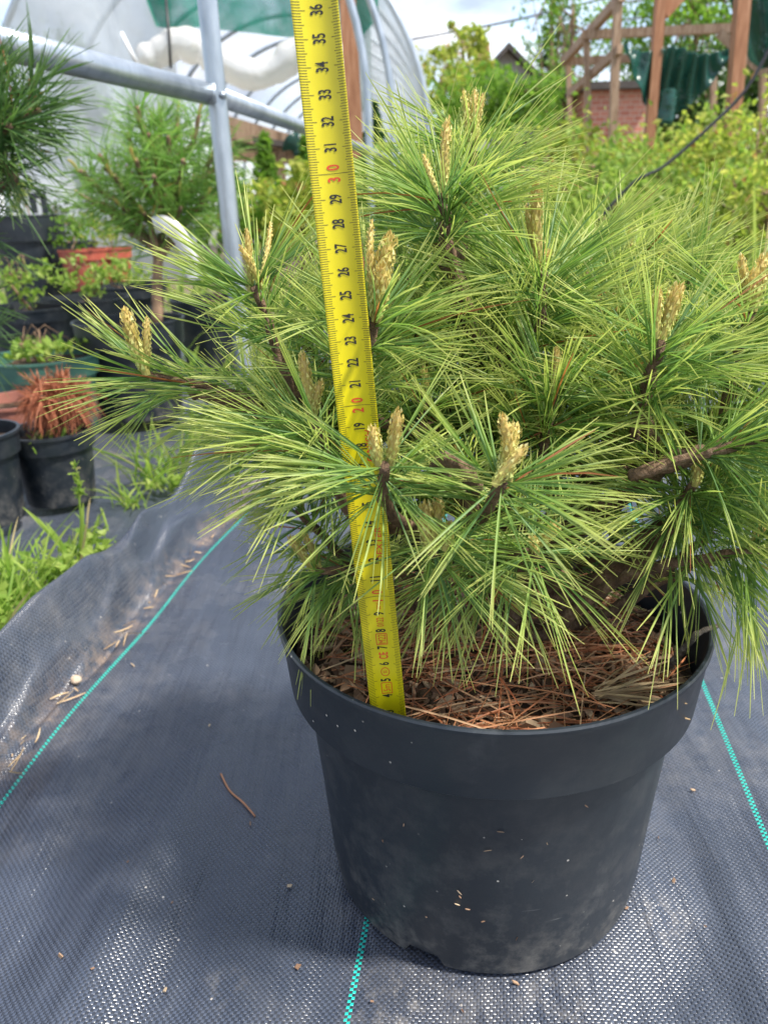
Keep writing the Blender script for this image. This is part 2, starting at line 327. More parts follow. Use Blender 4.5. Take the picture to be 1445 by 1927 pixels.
THREADS = (-.423, -.0845, .219)
def mat_fabric(name, threads=True, dusty=.35):
    """woven polypropylene tapes: a plain weave in uv metres, teal marker tapes, dust"""
    m, nt, out = newmat(name); b = N(nt, 'BsdfPrincipled')
    uv = N(nt, 'UVMap'); s = N(nt, 'SeparateXYZ'); nt.links.new(uv.outputs[0], s.inputs[0]); u, v = s.outputs[0], s.outputs[1]
    W = .0021
    cu = math_(nt, 'DIVIDE', u, W); cv = math_(nt, 'DIVIDE', v, W)
    par = math_(nt, 'MODULO', math_(nt, 'ABSOLUTE', math_(nt, 'ADD', math_(nt, 'FLOOR', cu), math_(nt, 'FLOOR', cv))), 2.)
    par = math_(nt, 'GREATER_THAN', par, .5)
    fu = math_(nt, 'SUBTRACT', math_(nt, 'FRACT', cu), .5); fv = math_(nt, 'SUBTRACT', math_(nt, 'FRACT', cv), .5)
    su = math_(nt, 'MULTIPLY', fu, fu); sv = math_(nt, 'MULTIPLY', fv, fv)
    # where the warp lies on top it arches along v, where the weft does it arches along u
    ha = math_(nt, 'SUBTRACT', 1., math_(nt, 'ADD', math_(nt, 'MULTIPLY', sv, 3.2), math_(nt, 'MULTIPLY', su, .8)))
    hb = math_(nt, 'SUBTRACT', .8, math_(nt, 'ADD', math_(nt, 'MULTIPLY', su, 3.2), math_(nt, 'MULTIPLY', sv, .8)))
    h = math_(nt, 'ADD', math_(nt, 'MULTIPLY', ha, par), math_(nt, 'MULTIPLY', hb, math_(nt, 'SUBTRACT', 1., par)))
    bp = N(nt, 'Bump'); bp.inputs['Strength'].default_value = .65; bp.inputs['Distance'].default_value = .0005
    nt.links.new(h, bp.inputs['Height'])
    bp2 = N(nt, 'Bump'); bp2.inputs['Strength'].default_value = .75; bp2.inputs['Distance'].default_value = .006
    tcv = N(nt, 'TexCoord'); mpv = N(nt, 'Mapping'); mpv.inputs['Scale'].default_value = (48, 4.5, 20); mpv.inputs['Rotation'].default_value = (0, 0, R(9)); nt.links.new(tcv.outputs['Object'], mpv.inputs['Vector'])
    nt.links.new(noise(nt, 1., 4, .55, mpv.outputs[0]), bp2.inputs['Height'])
    nt.links.new(bp.outputs[0], bp2.inputs['Normal'])
    nt.links.new(bp2.outputs[0], b.inputs['Normal'])
    warp = ramp(nt, noise(nt, 12, 5), [(.3, (.034, .044, .068)), (.7, (.058, .071, .102))])
    weft = ramp(nt, noise(nt, 15, 5), [(.3, (.010, .013, .021)), (.7, (.020, .026, .040))])
    c = mixc(nt, par, weft, warp)
    big = noise(nt, 4.2, 7, .62); fine = noise(nt, 60, 6, .65)
    d = math_(nt, 'MULTIPLY', ramp(nt, big, [(.48, (.06, .06, .06)), (.74, (1, 1, 1))]), ramp(nt, fine, [(.35, (.1, .1, .1)), (.7, (1, 1, 1))]))
    d = math_(nt, 'MULTIPLY', d, dusty)
    if threads:
        pv = N(nt, 'TexCoord')
        for (dx, dy, rr_) in ((.0, .335, .045), (-.115, .352, .022), (.09, .325, .05), (.19, .40, .03)):
            vm = N(nt, 'VectorMath', operation='DISTANCE'); nt.links.new(pv.outputs['Object'], vm.inputs[0]); vm.inputs[1].default_value = (dx, dy, 0)
            e_ = ramp(nt, math_(nt, 'DIVIDE', vm.outputs['Value'], rr_), [(.2, (1, 1, 1)), (1., (0, 0, 0))])
            d = math_(nt, 'MAXIMUM', d, math_(nt, 'MULTIPLY', e_, ramp(nt, noise(nt, 75, 7, .7), [(.46, (0, 0, 0)), (.72, (.42, .42, .42))])))
    c = mixc(nt, d, c, (.30, .27, .23))
    grit = N(nt, 'TexVoronoi'); grit.inputs['Scale'].default_value = 70; nt.links.new(tcv.outputs['Object'], grit.inputs['Vector'])
    gf = math_(nt, 'MULTIPLY', math_(nt, 'LESS_THAN', grit.outputs['Distance'], .06), ramp(nt, noise(nt, 9, 3), [(.5, (0, 0, 0)), (.62, (1, 1, 1))]))
    c = mixc(nt, gf, c, (.55, .50, .44))
    if threads:
        # soil washed into the crease beside the folded edge
        du = math_(nt, 'ABSOLUTE', math_(nt, 'SUBTRACT', u, -.447))
        cz = ramp(nt, du, [(0., (1, 1, 1)), (.026, (0, 0, 0))])
        cz = math_(nt, 'MULTIPLY', cz, ramp(nt, noise(nt, 30, 9, .75), [(.46, (0, 0, 0)), (.66, (1, 1, 1))]))
        c = mixc(nt, math_(nt, 'MULTIPLY', cz, .75), c, (.24, .165, .11))
        for k in THREADS:
            un = math_(nt, 'ABSOLUTE', math_(nt, 'SUBTRACT', u, (round(k / W)) * W))
            f = math_(nt, 'MULTIPLY', math_(nt, 'LESS_THAN', un, W), par)
            c = mixc(nt, f, c, (.015, .42, .34))
    nt.links.new(c, b.inputs['Base Color'])
    rr = mixc(nt, par, (.33, .33, .33), (.26, .26, .26)); rr = mixc(nt, d, rr, (.85, .85, .85))
    nt.links.new(rr, b.inputs['Roughness']); b.inputs['Specular IOR Level'].default_value = .75
    nt.links.new(b.outputs[0], out.inputs['Surface']); return m
MAT['fabric'] = mat_fabric('woven_ground_fabric')
MAT['fabric2'] = mat_fabric('woven_ground_fabric_old', False, .5)

def mat_film(name, col, opac, gloss=.25, bscale=3., bst=.7):
    m, nt, out = newmat(name)
    d = N(nt, 'BsdfDiffuse'); t = N(nt, 'BsdfTranslucent'); g = N(nt, 'BsdfGlossy'); tr = N(nt, 'BsdfTransparent')
    c = ramp(nt, noise(nt, 2.2, 5), [(.3, tuple(x * .86 for x in col)), (.7, col)])
    for n_ in (d, t): nt.links.new(c, n_.inputs['Color'])
    g.inputs['Roughness'].default_value = .18
    bp = N(nt, 'Bump'); bp.inputs['Strength'].default_value = bst; bp.inputs['Distance'].default_value = .05
    nt.links.new(noise(nt, bscale, 4, .5, scaled(nt, (1, 1, .45)), 1.0), bp.inputs['Height'])
    for n_ in (d, g): nt.links.new(bp.outputs[0], n_.inputs['Normal'])
    a = N(nt, 'MixShader'); a.inputs[0].default_value = .55; nt.links.new(d.outputs[0], a.inputs[1]); nt.links.new(t.outputs[0], a.inputs[2])
    e = N(nt, 'MixShader'); e.inputs[0].default_value = gloss * .4; nt.links.new(a.outputs[0], e.inputs[1]); nt.links.new(g.outputs[0], e.inputs[2])
    z = N(nt, 'MixShader'); nt.links.new(ramp(nt, noise(nt, bscale * .8, 4), [(.3, (opac * .8,) * 3), (.7, (min(1, opac * 1.15),) * 3)]), z.inputs[0])
    nt.links.new(tr.outputs[0], z.inputs[1]); nt.links.new(e.outputs[0], z.inputs[2])
    nt.links.new(z.outputs[0], out.inputs['Surface']); return m
MAT['film'] = mat_film('greenhouse_film', (.66, .69, .73), .46)
MAT['film_front'] = mat_film('greenhouse_end_film', (.60, .645, .66), .74, .25, 2.6, .9)
MAT['film_roof'] = mat_film('greenhouse_roof_film', (.72, .74, .77), .55)
MAT['film_roll'] = mat_film('rolled_white_film', (.86, .85, .82), .97, .4, 5, .3)
MAT['net'] = mat_film('green_shade_net', (.035, .27, .19), .86, .05, 8, .3)
MAT['tarp'] = mat_film('dark_green_tarpaulin', (.03, .13, .10), .95, .12, 4, .3)

def mat_tape():
    m, nt, out = newmat('yellow_tape_lacquer'); b = N(nt, 'BsdfPrincipled')
    nt.links.new(ramp(nt, noise(nt, 60, 5), [(.3, (.53, .45, .004)), (.7, (.60, .51, .006))]), b.inputs['Base Color'])
    b.inputs['Roughness'].default_value = .30; b.inputs['Specular IOR Level'].default_value = .5
    nt.links.new(b.outputs[0], out.inputs['Surface']); return m
MAT['tape'] = mat_tape()
MAT['ink'] = plain('black_ink', [(.3, (.012, .010, .008)), (.7, (.02, .018, .012))], 50, .5)
MAT['ink_red'] = plain('red_ink', [(.3, (.55, .05, .012)), (.7, (.64, .075, .018))], 50, .5)

def mat_ground():
    m, nt, out = newmat('garden_soil'); b = N(nt, 'BsdfPrincipled')
    a = ramp(nt, noise(nt, 2.5, 8, .65), [(.35, (.07, .05, .03)), (.5, (.15, .11, .07)), (.65, (.10, .14, .04))])
    nt.links.new(a, b.inputs['Base Color']); b.inputs['Roughness'].default_value = .95
    bp = N(nt, 'Bump'); bp.inputs['Strength'].default_value = .8; bp.inputs['Distance'].default_value = .03
    nt.links.new(noise(nt, 14, 8, .65), bp.inputs['Height']); nt.links.new(bp.outputs[0], b.inputs['Normal'])
    nt.links.new(b.outputs[0], out.inputs['Surface']); return m
MAT['ground'] = mat_ground()
def mat_brick():
    m, nt, out = newmat('red_brickwork'); b = N(nt, 'BsdfPrincipled'); t = N(nt, 'TexCoord')
    mp = N(nt, 'Mapping'); mp.inputs['Rotation'].default_value = (R(90), 0, 0); nt.links.new(t.outputs['Object'], mp.inputs['Vector'])
    k = N(nt, 'TexBrick'); k.inputs['Scale'].default_value = 4.2; k.inputs['Color1'].default_value = (.40, .12, .075, 1); k.inputs['Color2'].default_value = (.52, .20, .13, 1); k.inputs['Mortar'].default_value = (.50, .40, .33, 1); k.inputs['Mortar Size'].default_value = .018
    nt.links.new(mp.outputs[0], k.inputs['Vector']); nt.links.new(mixc(nt, ramp(nt, noise(nt, 1.2, 6), [(.4, (0, 0, 0)), (.7, (.5, .5, .5))]), k.outputs[0], (.50, .33, .27)), b.inputs['Base Color'])
    b.inputs['Roughness'].default_value = .9; nt.links.new(b.outputs[0], out.inputs['Surface']); return m
MAT['brick'] = mat_brick()

# ------------------------------------------------------------------ setting: ground and woven fabric
SHT = .085                                             # heading of the covered tunnel
SH = .158                                              # threads, tunnel and rails all run along (SH, 1)
m = MB(); m.add([(-150, -20, -.03), (150, -20, -.03), (150, 280, -.03), (-150, 280, -.03)], [(0, 1, 2, 3)])
kind(obj('ground', m.mesh('ground'), MAT['ground']), 'structure')

PX, PY, RIMZ = .0700, .4685, .2180
def fabric_z(u, v):
    x = u + SH * v; z = .0075 * vnoise(u * 7, v * 2.2, 1) + .0060 * vnoise(u * 19, v * 2.2, 2) + .0014 * vnoise(u * 62, v * 5, 3)
    z += .0060 * vnoise((u + .35 * v) * 16, (v - u) * 3.2, 8) * sm((-u - .02) / .2)          # oblique folds left of the pot
    side = sm((u - .10) / .15)
    z += side * (.0050 * vnoise(u * 40, v * 1.7, 5) + .0030 * vnoise(u * 22, v * 1.2, 6))
    r = np.hypot(x - PX, v - PY); z = z * sm((r - .105) / .07)
    return z + .006 * sm((r - .12) / .12)
vs = np.concatenate([np.arange(-.5, .15, .02), np.arange(.15, 1.2, .0055), np.arange(1.2, 3.4, .02)])
us = np.concatenate([np.arange(-.425, .46, .0055), np.arange(.46, 2.2, .02)])
q = np.linspace(0, 1, 34)[:0:-1]
Vg, Ug = np.meshgrid(vs, us, indexing='ij'); Z = fabric_z(Ug, Vg); X = Ug + SH * Vg
# the turned-up left edge
Vq = np.repeat(vs[:, None], len(q), 1); Q = np.repeat(q[None], len(vs), 0)
ue = -.512 + .018 * vnoise(vs * 3.1, vs * 0, 11)[:, None] + .006 * vnoise(vs * 9., vs * 0, 12)[:, None]
Uq = -.43 + (ue + .43) * Q
hump = .088 + .024 * vnoise(vs * 4.0, vs * 0 + 3, 13)[:, None]
Zq = fabric_z(np.full_like(Vq, -.43), Vq) * (1 - Q) + hump * sm((Q - .22) / .62) - .016 * sm((Q - .80) / .2) - .004 * np.exp(-((Q - .2) / .12) ** 2) \
    + .010 * vnoise(Q * 4.0 + Vq * 4, Vq * 9.0, 14) * sm(Q * 2) + .014 * (1 - 2 * np.abs(vnoise(Q * 3.2 - Vq * 6, Vq * 5.0 + Q * 2, 15))) * sm(Q * 3)
Xq = Uq + SH * Vq
V3 = np.stack([np.hstack([Xq, X]), np.hstack([Vq, Vg]), np.hstack([Zq, Z])], 2)
UV = np.stack([np.hstack([-.43 - Q * .095, Ug]), np.hstack([Vq, Vg])], 2)
def grid_faces(r, c):
    i = (np.arange(r - 1)[:, None] * c + np.arange(c - 1)[None]).ravel(); return np.stack([i, i + 1, i + c + 1, i + c], 1)
fo = obj('ground_fabric', mesh_np('ground_fabric', V3.reshape(-1, 3), grid_faces(*V3.shape[:2]), UV.reshape(-1, 2)), MAT['fabric'])
kind(fo, 'structure')
us2 = np.arange(-3.6, -.46, .02); vs2 = np.arange(.2, 3.6, .02); V2, U2 = np.meshgrid(vs2, us2, indexing='ij')
Z2 = -.008 + .006 * vnoise(U2 * 6, V2 * 3, 21) + .003 * vnoise(U2 * 20, V2 * 9, 22)
G2 = np.stack([U2 + SH * V2, V2, Z2], 2)
kind(obj('old_ground_fabric', mesh_np('old_ground_fabric', G2.reshape(-1, 3), grid_faces(*G2.shape[:2]), np.stack([U2, V2], 2).reshape(-1, 2)), MAT['fabric2']), 'structure')

# ------------------------------------------------------------------ far things: house, wire, brick shed, timber frame
h0 = at(905, 160, 30)
t = thing('house', 'grey rendered house with a dark gabled roof behind the yellow-green trees', 'house', (h0[0], 30, 0))
A_ = at(850, 190, 30); B_ = at(1062, 184, 30); T_ = at(953, 84, 30)
xa, xb, xt = A_[0] - h0[0], B_[0] - h0[0], T_[0] - h0[0]; ze, zt = (A_[2] + B_[2]) / 2 - .2, T_[2]
m = MB(); pts = [(xa, 0, 0), (xb, 0, 0), (xb, 0, ze), (xt, 0, zt - .12), (xa, 0, ze)]
m.add([p for p in pts] + [(x, 7, z) for x, y, z in pts], [(0, 1, 2, 3, 4), (9, 8, 7, 6, 5), (0, 5, 6, 1), (1, 6, 7, 2), (4, 9, 5, 0)])
obj('wall', m.mesh('wall'), MAT['render'], t)
for x1 in (xa - .35, xb + .35):
    m = MB(); zz = ze - .25
    m.add([(x1, -.5, zz), (xt, -.5, zt), (xt, 7.3, zt), (x1, 7.3, zz), (x1, -.5, zz - .2), (xt, -.5, zt - .2), (xt, 7.3, zt - .2), (x1, 7.3, zz - .2)], [(0, 1, 2, 3), (7, 6, 5, 4), (0, 4, 5, 1), (3, 2, 6, 7), (0, 3, 7, 4)])
    obj('roof', m.mesh('roof'), MAT['roof'], t)
m = MB(); m.box((xt - .55, 2.2, zt - .1), (.5, .5, 1.0)); obj('chimney', m.mesh('chimney'), MAT['brick'], t)

b0 = at(1145, 250, 10.4)
t = thing('brick_shed', 'red brick outbuilding wall standing beyond the timber frame', 'shed', (b0[0], 10.4, 0))
xl = at(1094, 250, 10.4)[0] - b0[0]; xr = at(1212, 250, 10.4)[0] - b0[0]; zt = at(1145, 170, 10.4)[2]
m = MB(); m.box(((xl + xr) / 2, 1.5, zt / 2), (xr - xl, 3, zt)); obj('wall', m.mesh('wall'), MAT['brick'], t)
m = MB(); m.box(((xl + xr) / 2, 1.5, zt + .04), (xr - xl + .2, 3.3, .08)); obj('roof', m.mesh('roof'), MAT['roof'], t)

P = catmull([at(640, 100, 19), at(760, 77, 19), at(950, 42, 19), at(1135, -2, 19), at(1500, -90, 19)], 6)
tag(tube('overhead_wire', P, .022, MAT['hose'], None, 5), 'thin dark overhead wire crossing the cloudy sky above the house', 'wire')

# timber frame on the right: posts on the ground, beams between them
tf = thing('timber_frame', 'open timber frame of posts, beams and braces beside the brick shed', 'timber frame', (at(1220, 270, 6.3)[0], 6.3, 0))
og = np.array(tf.location)
def post(px0, py0, px1, py1, Y, wpx, mat):
    top = at(px0, py0, Y); bot = at(px1, py1, Y); d = (bot - top) / (bot[2] - top[2]); wm = wpx / FPX * Y * .74
    a = bot - d * bot[2]; b = top + d * .9 if py0 <= 0 else top
    mm = MB(); mm.beam(a - og, b - og, wm, wm, up=(0, 1, 0)); obj('post', mm.mesh('post'), mat, tf)
post(1162, 0, 1152, 255, 8.0, 17, MAT['wood']); post(1242, 0, 1220, 272, 6.3, 21, MAT['wood_red']); post(1396, 0, 1378, 222, 4.8, 28, MAT['wood_red'])
post(1103, 62, 1106, 250, 8.6, 12, MAT['wood']); post(1069, 110, 1072, 250, 9.4, 10, MAT['wood']); post(1342, 120, 1341, 225, 9.0, 12, MAT['wood']); post(1436, 110, 1434, 225, 8.0, 14, MAT['wood'])
def bm(name, p, q_, w_, h_, mat):
    mm = MB(); mm.beam(at(*p) - og, at(*q_) - og, w_, h_); obj(name, mm.mesh(name), mat, tf)
bm('beam', (1094, 66, 8.55), (1440, 50, 8.1), .07, .075, MAT['wood']); bm('beam', (1070, 116, 9.3), (1186, 110, 9.0), .06, .075, MAT['wood'])
bm('rafter', (1170, -8, 7.95), (1060, 116, 9.35), .06, .08, MAT['wood']); bm('brace', (1166, 92, 7.9), (1072, 176, 9.3), .05, .075, MAT['wood'])
bm('brace', (1352, 62, 8.1), (1440, 140, 7.9), .06, .08, MAT['wood']); bm('brace', (1245, 25, 6.35), (1290, -25, 6.35), .08, .10, MAT['wood_red'])

def drape(name, pxs, Y0, nfold, label, mat, thick=.0):
    """cloth hanging between two ends: rows of (left px, right px, y px)"""
    rows = []
    for i, (pl, pr_) in enumerate(pxs):
        a, b = at(*pl, Y0), at(*pr_, Y0); tt = np.linspace(0, 1, 40)
        sag = pl[2] if len(pl) > 2 else 0
        row = a[None] + (b - a)[None] * tt[:, None]
        row[:, 1] += .09 * np.sin(tt * nfold * 6.28 + i * .5) * (.35 + .1 * i) + .05 * np.sin(tt * 17 + i)
        rows.append(row)
    V = np.stack(rows); V = np.stack([catmull(V[:, j], 5) for j in range(V.shape[1])], 1)
    o = obj(name, mesh_np(name, V.reshape(-1, 3), grid_faces(*V.shape[:2])), mat)
    md = o.modifiers.new('cloth', 'SOLIDIFY'); md.thickness = .004
    return tag(o, label, 'tarpaulin')
# swag: top edge sags between the posts, the bottom gathers to a tail
def swag():
    tt = np.linspace(0, 1, 46); rows = []
    L0, R0 = at(1170, 88, 6.15), at(1374, 92, 6.6)
    for k, s in enumerate(np.linspace(0, 1, 26)):
        top = L0[None] + (R0 - L0)[None] * tt[:, None]
        top[:, 2] += .17 * np.exp(-((tt - .47) / .16) ** 2) * .35 - .05 * np.sin(tt * math.pi)
        low = at(1262, 186, 6.2)
        dep = np.sin(np.clip(tt, 0, 1) * math.pi) ** .58
        P = top.copy(); P[:, 2] -= s * dep * .42
        P[:, 0] += (low[0] - P[:, 0]) * .22 * s * dep
        P[:, 1] += .05 * np.sin((tt - .47) * 60 * (1 - .3 * s)) * (1 - abs(tt - .5)) + .22 * s * np.sin(tt * math.pi) - .1 * s
        rows.append(P)
    V = np.stack(rows); o = obj('tarpaulin', mesh_np('tarpaulin', V.reshape(-1, 3), grid_faces(*V.shape[:2])), MAT['tarp'])
    md = o.modifiers.new('cloth', 'SOLIDIFY'); md.thickness = .004
    tag(o, 'dark green tarpaulin sagging in a swag between the timber posts', 'tarpaulin')
    P = np.array([at(1258, 168, 6.1), at(1256, 195, 6.1), at(1250, 232, 6.1)])
    m_ = MB(); V_, F_ = tube_arr(catmull(P, 6), np.linspace(.045, .055, 13), 12, .25); m_.add(V_, clean(F_))
    e = obj('hanging_tail', m_.mesh('hanging_tail', True), MAT['tarp'], o)
swag()
rows = []
for py, x0, x1 in ((-40, 1345, 1500), (0, 1372, 1500), (40, 1392, 1500), (80, 1404, 1500), (112, 1418, 1500), (128, 1436, 1500)):
    tt = np.linspace(0, 1, 20); a, b = at(x0, py, 5.4), at(x1, py - 5, 5.2); r_ = a + (b - a) * tt[:, None]; r_[:, 1] += .06 * np.sin(tt * 14 + py * .02); rows.append(r_)
V = np.stack(rows); o = obj('tarpaulin', mesh_np('tarpaulin', V.reshape(-1, 3), grid_faces(*V.shape[:2])), MAT['tarp'])
o.modifiers.new('cloth', 'SOLIDIFY').thickness = .004
tag(o, 'dark green tarpaulin bunched high behind the thick red-brown post', 'tarpaulin')
P = catmull([at(1500, -10, 3.2), at(1448, 90, 3.2), at(1400, 172, 3.2), at(1335, 238, 3.2), at(1250, 312, 3.2), at(1190, 345, 3.2), at(1120, 420, 3.2)], 8)
tag(tube('garden_hose', P, .0065, MAT['hose'], None, 8), 'black hose slanting down in front of the timber posts', 'hose')

# ------------------------------------------------------------------ polytunnel: bare hoops in front, covered part behind
TR = 1.59; TZ = .92
def arch(cx_, y, r=TR, n=40, a0=0, a1=math.pi, foot=True):
    th = np.linspace(a0, a1, n); P = np.stack([cx_ + r * np.cos(th), np.full(n, y) + SH * 0, TZ + r * np.sin(th)], 1)
    if foot: P = np.vstack([[cx_ + r, y, 0], [cx_ + r, y, TZ * .5], P, [cx_ - r, y, TZ * .5], [cx_ - r, y, 0]])
    return P
frame = thing('tunnel_frame', 'bare galvanised steel hoops and rail running towards the covered tunnel', 'tunnel frame', (at(412, 200, 1.75)[0], 1.75, 0))
fg = np.array(frame.location)
# first upright, leaning a little, then curving overhead
b_, t_ = at(440, 490, 1.75), at(390, 0, 1.75); d_ = (t_ - b_) / (t_[2] - b_[2])
p0 = b_ - d_ * b_[2]; p1 = t_ + d_ * .15
P = [p0 + d_ * z for z in np.linspace(0, p1[2], 8)]
for a in np.linspace(.1, math.pi * .92, 24): P.append(p1 + np.array([-1.5 * (1 - math.cos(a)), 0, 1.2 * math.sin(a)]))
tube('hoop', np.array(P), .0195, MAT['steel'], frame, 16, 0, fg)
for (pa, pb, Y) in (((692, 290), (641, 0), 4.3), ((738, 320), (661, 0), 4.8)):
    a = at(*pa, Y); A_ = arch(a[0] + .01 - TR, Y); tube('hoop', A_, .0205, MAT['steel'], frame, 10, 0, fg)
J0, J1, J2, J3 = at(-140, 47, 1.05), at(402, 179, 1.775), at(692, 284, 4.3), at(738, 302, 4.8)
tube('rail', np.array([J0, J0 * .5 + J1 * .5, J1]), .0205, MAT['steel'], frame, 16, 0, fg)
tube('rail', np.array([J1 + (J2 - J1) * .008, (J1 + J2) / 2, J2, J3, at(800, 325, 6.2)]), .0195, MAT['steel'], frame, 14, 0, fg)
m = MB(); V, F = tube_arr(np.array([at(399, 160, 1.75), at(403, 196, 1.75)]), .0215, 16); m.add(V - fg, clean(F)); obj('clamp', m.mesh('clamp', True), MAT['steel'], frame)
m = MB(); V, F = tube_arr(np.array([at(414, 178, 1.735), at(425, 180, 1.735)]), .007, 8); m.add(V - fg, clean(F)); obj('bolt', m.mesh('bolt', True), MAT['steel'], frame)

YG = 6.3; CXG = -1.18
tun = thing('polytunnel', 'arched polytunnel in milky plastic film with rolled-up front', 'polytunnel', (CXG, YG, 0))
tg = np.array(tun.location)
for i in range(9):
    y = YG + i * 1.25; tube('hoop', arch(CXG + SHT * (y - YG), y, TR), .024, MAT['steel'], tun, 8, 0, tg)
ys = np.linspace(YG, YG + 10.2, 40); th = np.linspace(-.35, math.pi + .35, 50); Vv = []
for y in ys:
    c_ = CXG + SHT * (y - YG); w_ = TR + .03 - .012 * abs(math.sin((y - YG) / 1.25 * math.pi))
    z = np.where(th < 0, TZ + th / .35 * TZ * .95, np.where(th > math.pi, TZ - (th - math.pi) / .35 * TZ * .95, TZ + w_ * np.sin(th)))
    x = np.where(th < 0, c_ + w_, np.where(th > math.pi, c_ - w_, c_ + w_ * np.cos(th)))
    Vv.append(np.stack([x, np.full(50, y), z], 1))
Vv = np.stack(Vv) - tg
obj('cover_film', mesh_np('cover_film', Vv.reshape(-1, 3), grid_faces(*Vv.shape[:2])), MAT['film_roof'], tun)
back = [( math.cos(a) * TR, 10.1, TZ + math.sin(a) * TR) for a in np.linspace(0, math.pi, 30)]
m = MB(); m.add([(TR + SHT * 10.1, 10.1, 0)] + [(x + SHT * 10.1, y, z) for x, y, z in back] + [(-TR + SHT * 10.1, 10.1, 0)], [tuple(range(32))]); obj('back_film', m.mesh('back_film'), MAT['film_roof'], tun)
def gable(name, xl, xr, mat, zlow=0., nx=26, nz=30, wr=.04, yoff=-.03, ztop=None):
    """film in the plane of the first hoop between xl and xr, wrinkled"""
    xs = np.linspace(xl, xr, nx); V = []
    for k in range(nz):
        s = k / (nz - 1); zt = TZ + np.sqrt(np.clip(TR ** 2 - (xs - CXG) ** 2, 0, None)); z0 = zlow if np.isscalar(zlow) else np.interp(xs, *zlow)
        z = z0 + (zt - z0) * s
        y = YG + yoff + wr * vnoise(xs * 5 + s * 3, z * 1.6 + xs * 2, 31) * (1 - s ** 4)
        V.append(np.stack([xs, y, z], 1))
    V = np.stack(V) - tg
    return obj(name, mesh_np(name, V.reshape(-1, 3), grid_faces(*V.shape[:2])), mat, tun)
xL = CXG - TR + .01; xR = CXG + TR - .01
gx = lambda px, py=150: at(px, py, YG)[0]
gable('front_film', xL, gx(335), MAT['film_front'], wr=.07)
gable('front_film', gx(672), xR, MAT['film_front'], wr=.07)
zn = lambda px, py: at(px, py, YG - .05)[2]
net = gable('shade_net', gx(283, 0), gx(712, 30), MAT['net'], zlow=([gx(283, 0), gx(300, 55), gx(420, 60), gx(560, 75), gx(668, 82), gx(712, 32)], [zn(283, 6), zn(298, 52), zn(420, 58), zn(560, 74), zn(668, 84), zn(712, 32)]), nx=40, nz=14, wr=.05, yoff=-.09)
gable('shade_net', gx(672, 150), gx(700, 150), MAT['net'], zlow=zn(690, 205), nx=6, nz=12, wr=.03, yoff=.06)
P = catmull([at(x, y, 6.05) for x, y in ((268, 118), (300, 100), (335, 82), (372, 92), (410, 112), (470, 140), (520, 130), (565, 98), (640, 100))], 7)
rad = .095 + .016 * vnoise(np.arange(len(P)) * .35, np.zeros(len(P)), 5)
tube('rolled_film', P, rad, MAT['film_roll'], tun, 18, .04, tg)
m = MB(); a, b = at(654, 0, YG - .16), at(674, 365, YG - .16); d_ = (b - a) / (b[2] - a[2]); m.beam(b - d_ * b[2] - tg, a + d_ * .7 - tg, .11, .09, up=(0, 1, 0)); obj('door_post', m.mesh('door_post'), MAT['wood_red'], tun)
tube('tie_strap', np.array([at(229, 62, 6.15), at(245, 95, 6.12), at(262, 126, 6.15)]), .014, MAT['white_plastic'], tun, 6, 0, tg)
tube('tie_cord', np.array([at(312, -10, 6.0), at(318, 60, 5.95), at(322, 128, 5.9)]), .010, MAT['hose'], tun, 5, 0, tg)

bench = thing('staging_bench', 'rough timber staging bench with dark boards inside the polytunnel', 'bench', (at(500, 380, 8.2)[0], 8.2, 0))
bo = np.array(bench.location)
def bb(name, p, q_, w_, h_, mat=MAT['wood']):
    mm = MB(); mm.beam(at(*p) - bo, at(*q_) - bo, w_, h_); obj(name, mm.mesh(name), mat, bench)
bb('top_rail', (415, 236, 7.2), (605, 288, 9.2), .05, .17); bb('lower_rail', (430, 290, 7.4), (600, 302, 9.0), .05, .10, MAT['bark_far'])
bb('board', (410, 262, 7.6), (600, 286, 9.0), .45, .05, MAT['roof'])
for px_, Yp in ((424, 7.3), (522, 8.2), (600, 9.0)):
    tp = at(px_, 250, Yp); m = MB(); m.box((tp[0] - bo[0], tp[1] - bo[1], tp[2] / 2), (.10, .10, tp[2])); obj('post', m.mesh('post'), MAT['wood'], bench)
P = catmull([at(540, 258, 7.6), at(556, 275, 7.6), at(566, 292, 7.6)], 5)
m = MB(); V, F = tube_arr(P, np.array([.03, .09, .10, .09, .07, .06, .05, .04, .05, .05, .03])[:len(P)], 10, .2); m.add(V, clean(F))
tag(obj('bunched_net', m.mesh('bunched_net', True), MAT['tarp']), 'bunched dark green net hanging off the timber staging bench', 'net')

# ------------------------------------------------------------------ trees, shrubs, weeds
def leaves(name, ctrs, size, mat, parent=None, org=(0, 0, 0), asp=.55, up=.3):
    n = len(ctrs); ctrs = np.asarray(ctrs) - np.array(org); size = np.broadcast_to(size, (n,))[:, None] * rng.uniform(.6, 1.25, (n, 1))
    D = rng.normal(size=(n, 3)); D[:, 2] += up * rng.normal(size=n) - .3; D = nrm(D)
    nn = rng.normal(size=(n, 3)); nn[:, 2] += 1.2; S = nrm(np.cross(D, nrm(nn))); Nn = np.cross(S, D)
    a = ctrs - D * size * .5; b = ctrs + D * size * .5
    l = ctrs - S * size * asp * .5 + Nn * size * .14 - D * size * .06; r_ = ctrs + S * size * asp * .5 + Nn * size * .14 - D * size * .06
    V = np.stack([a, l, b, r_], 1).reshape(-1, 3); i = np.arange(n)[:, None] * 4
    F = np.concatenate([i + np.array([0, 2, 1]), i + np.array([0, 3, 2])], 1).reshape(-1, 3)
    uv = np.tile([[.5, 0], [0, .4], [.5, 1], [1, .4]], (n, 1))
    return obj(name, mesh_np(name, V, F, uv, False), mat, parent)
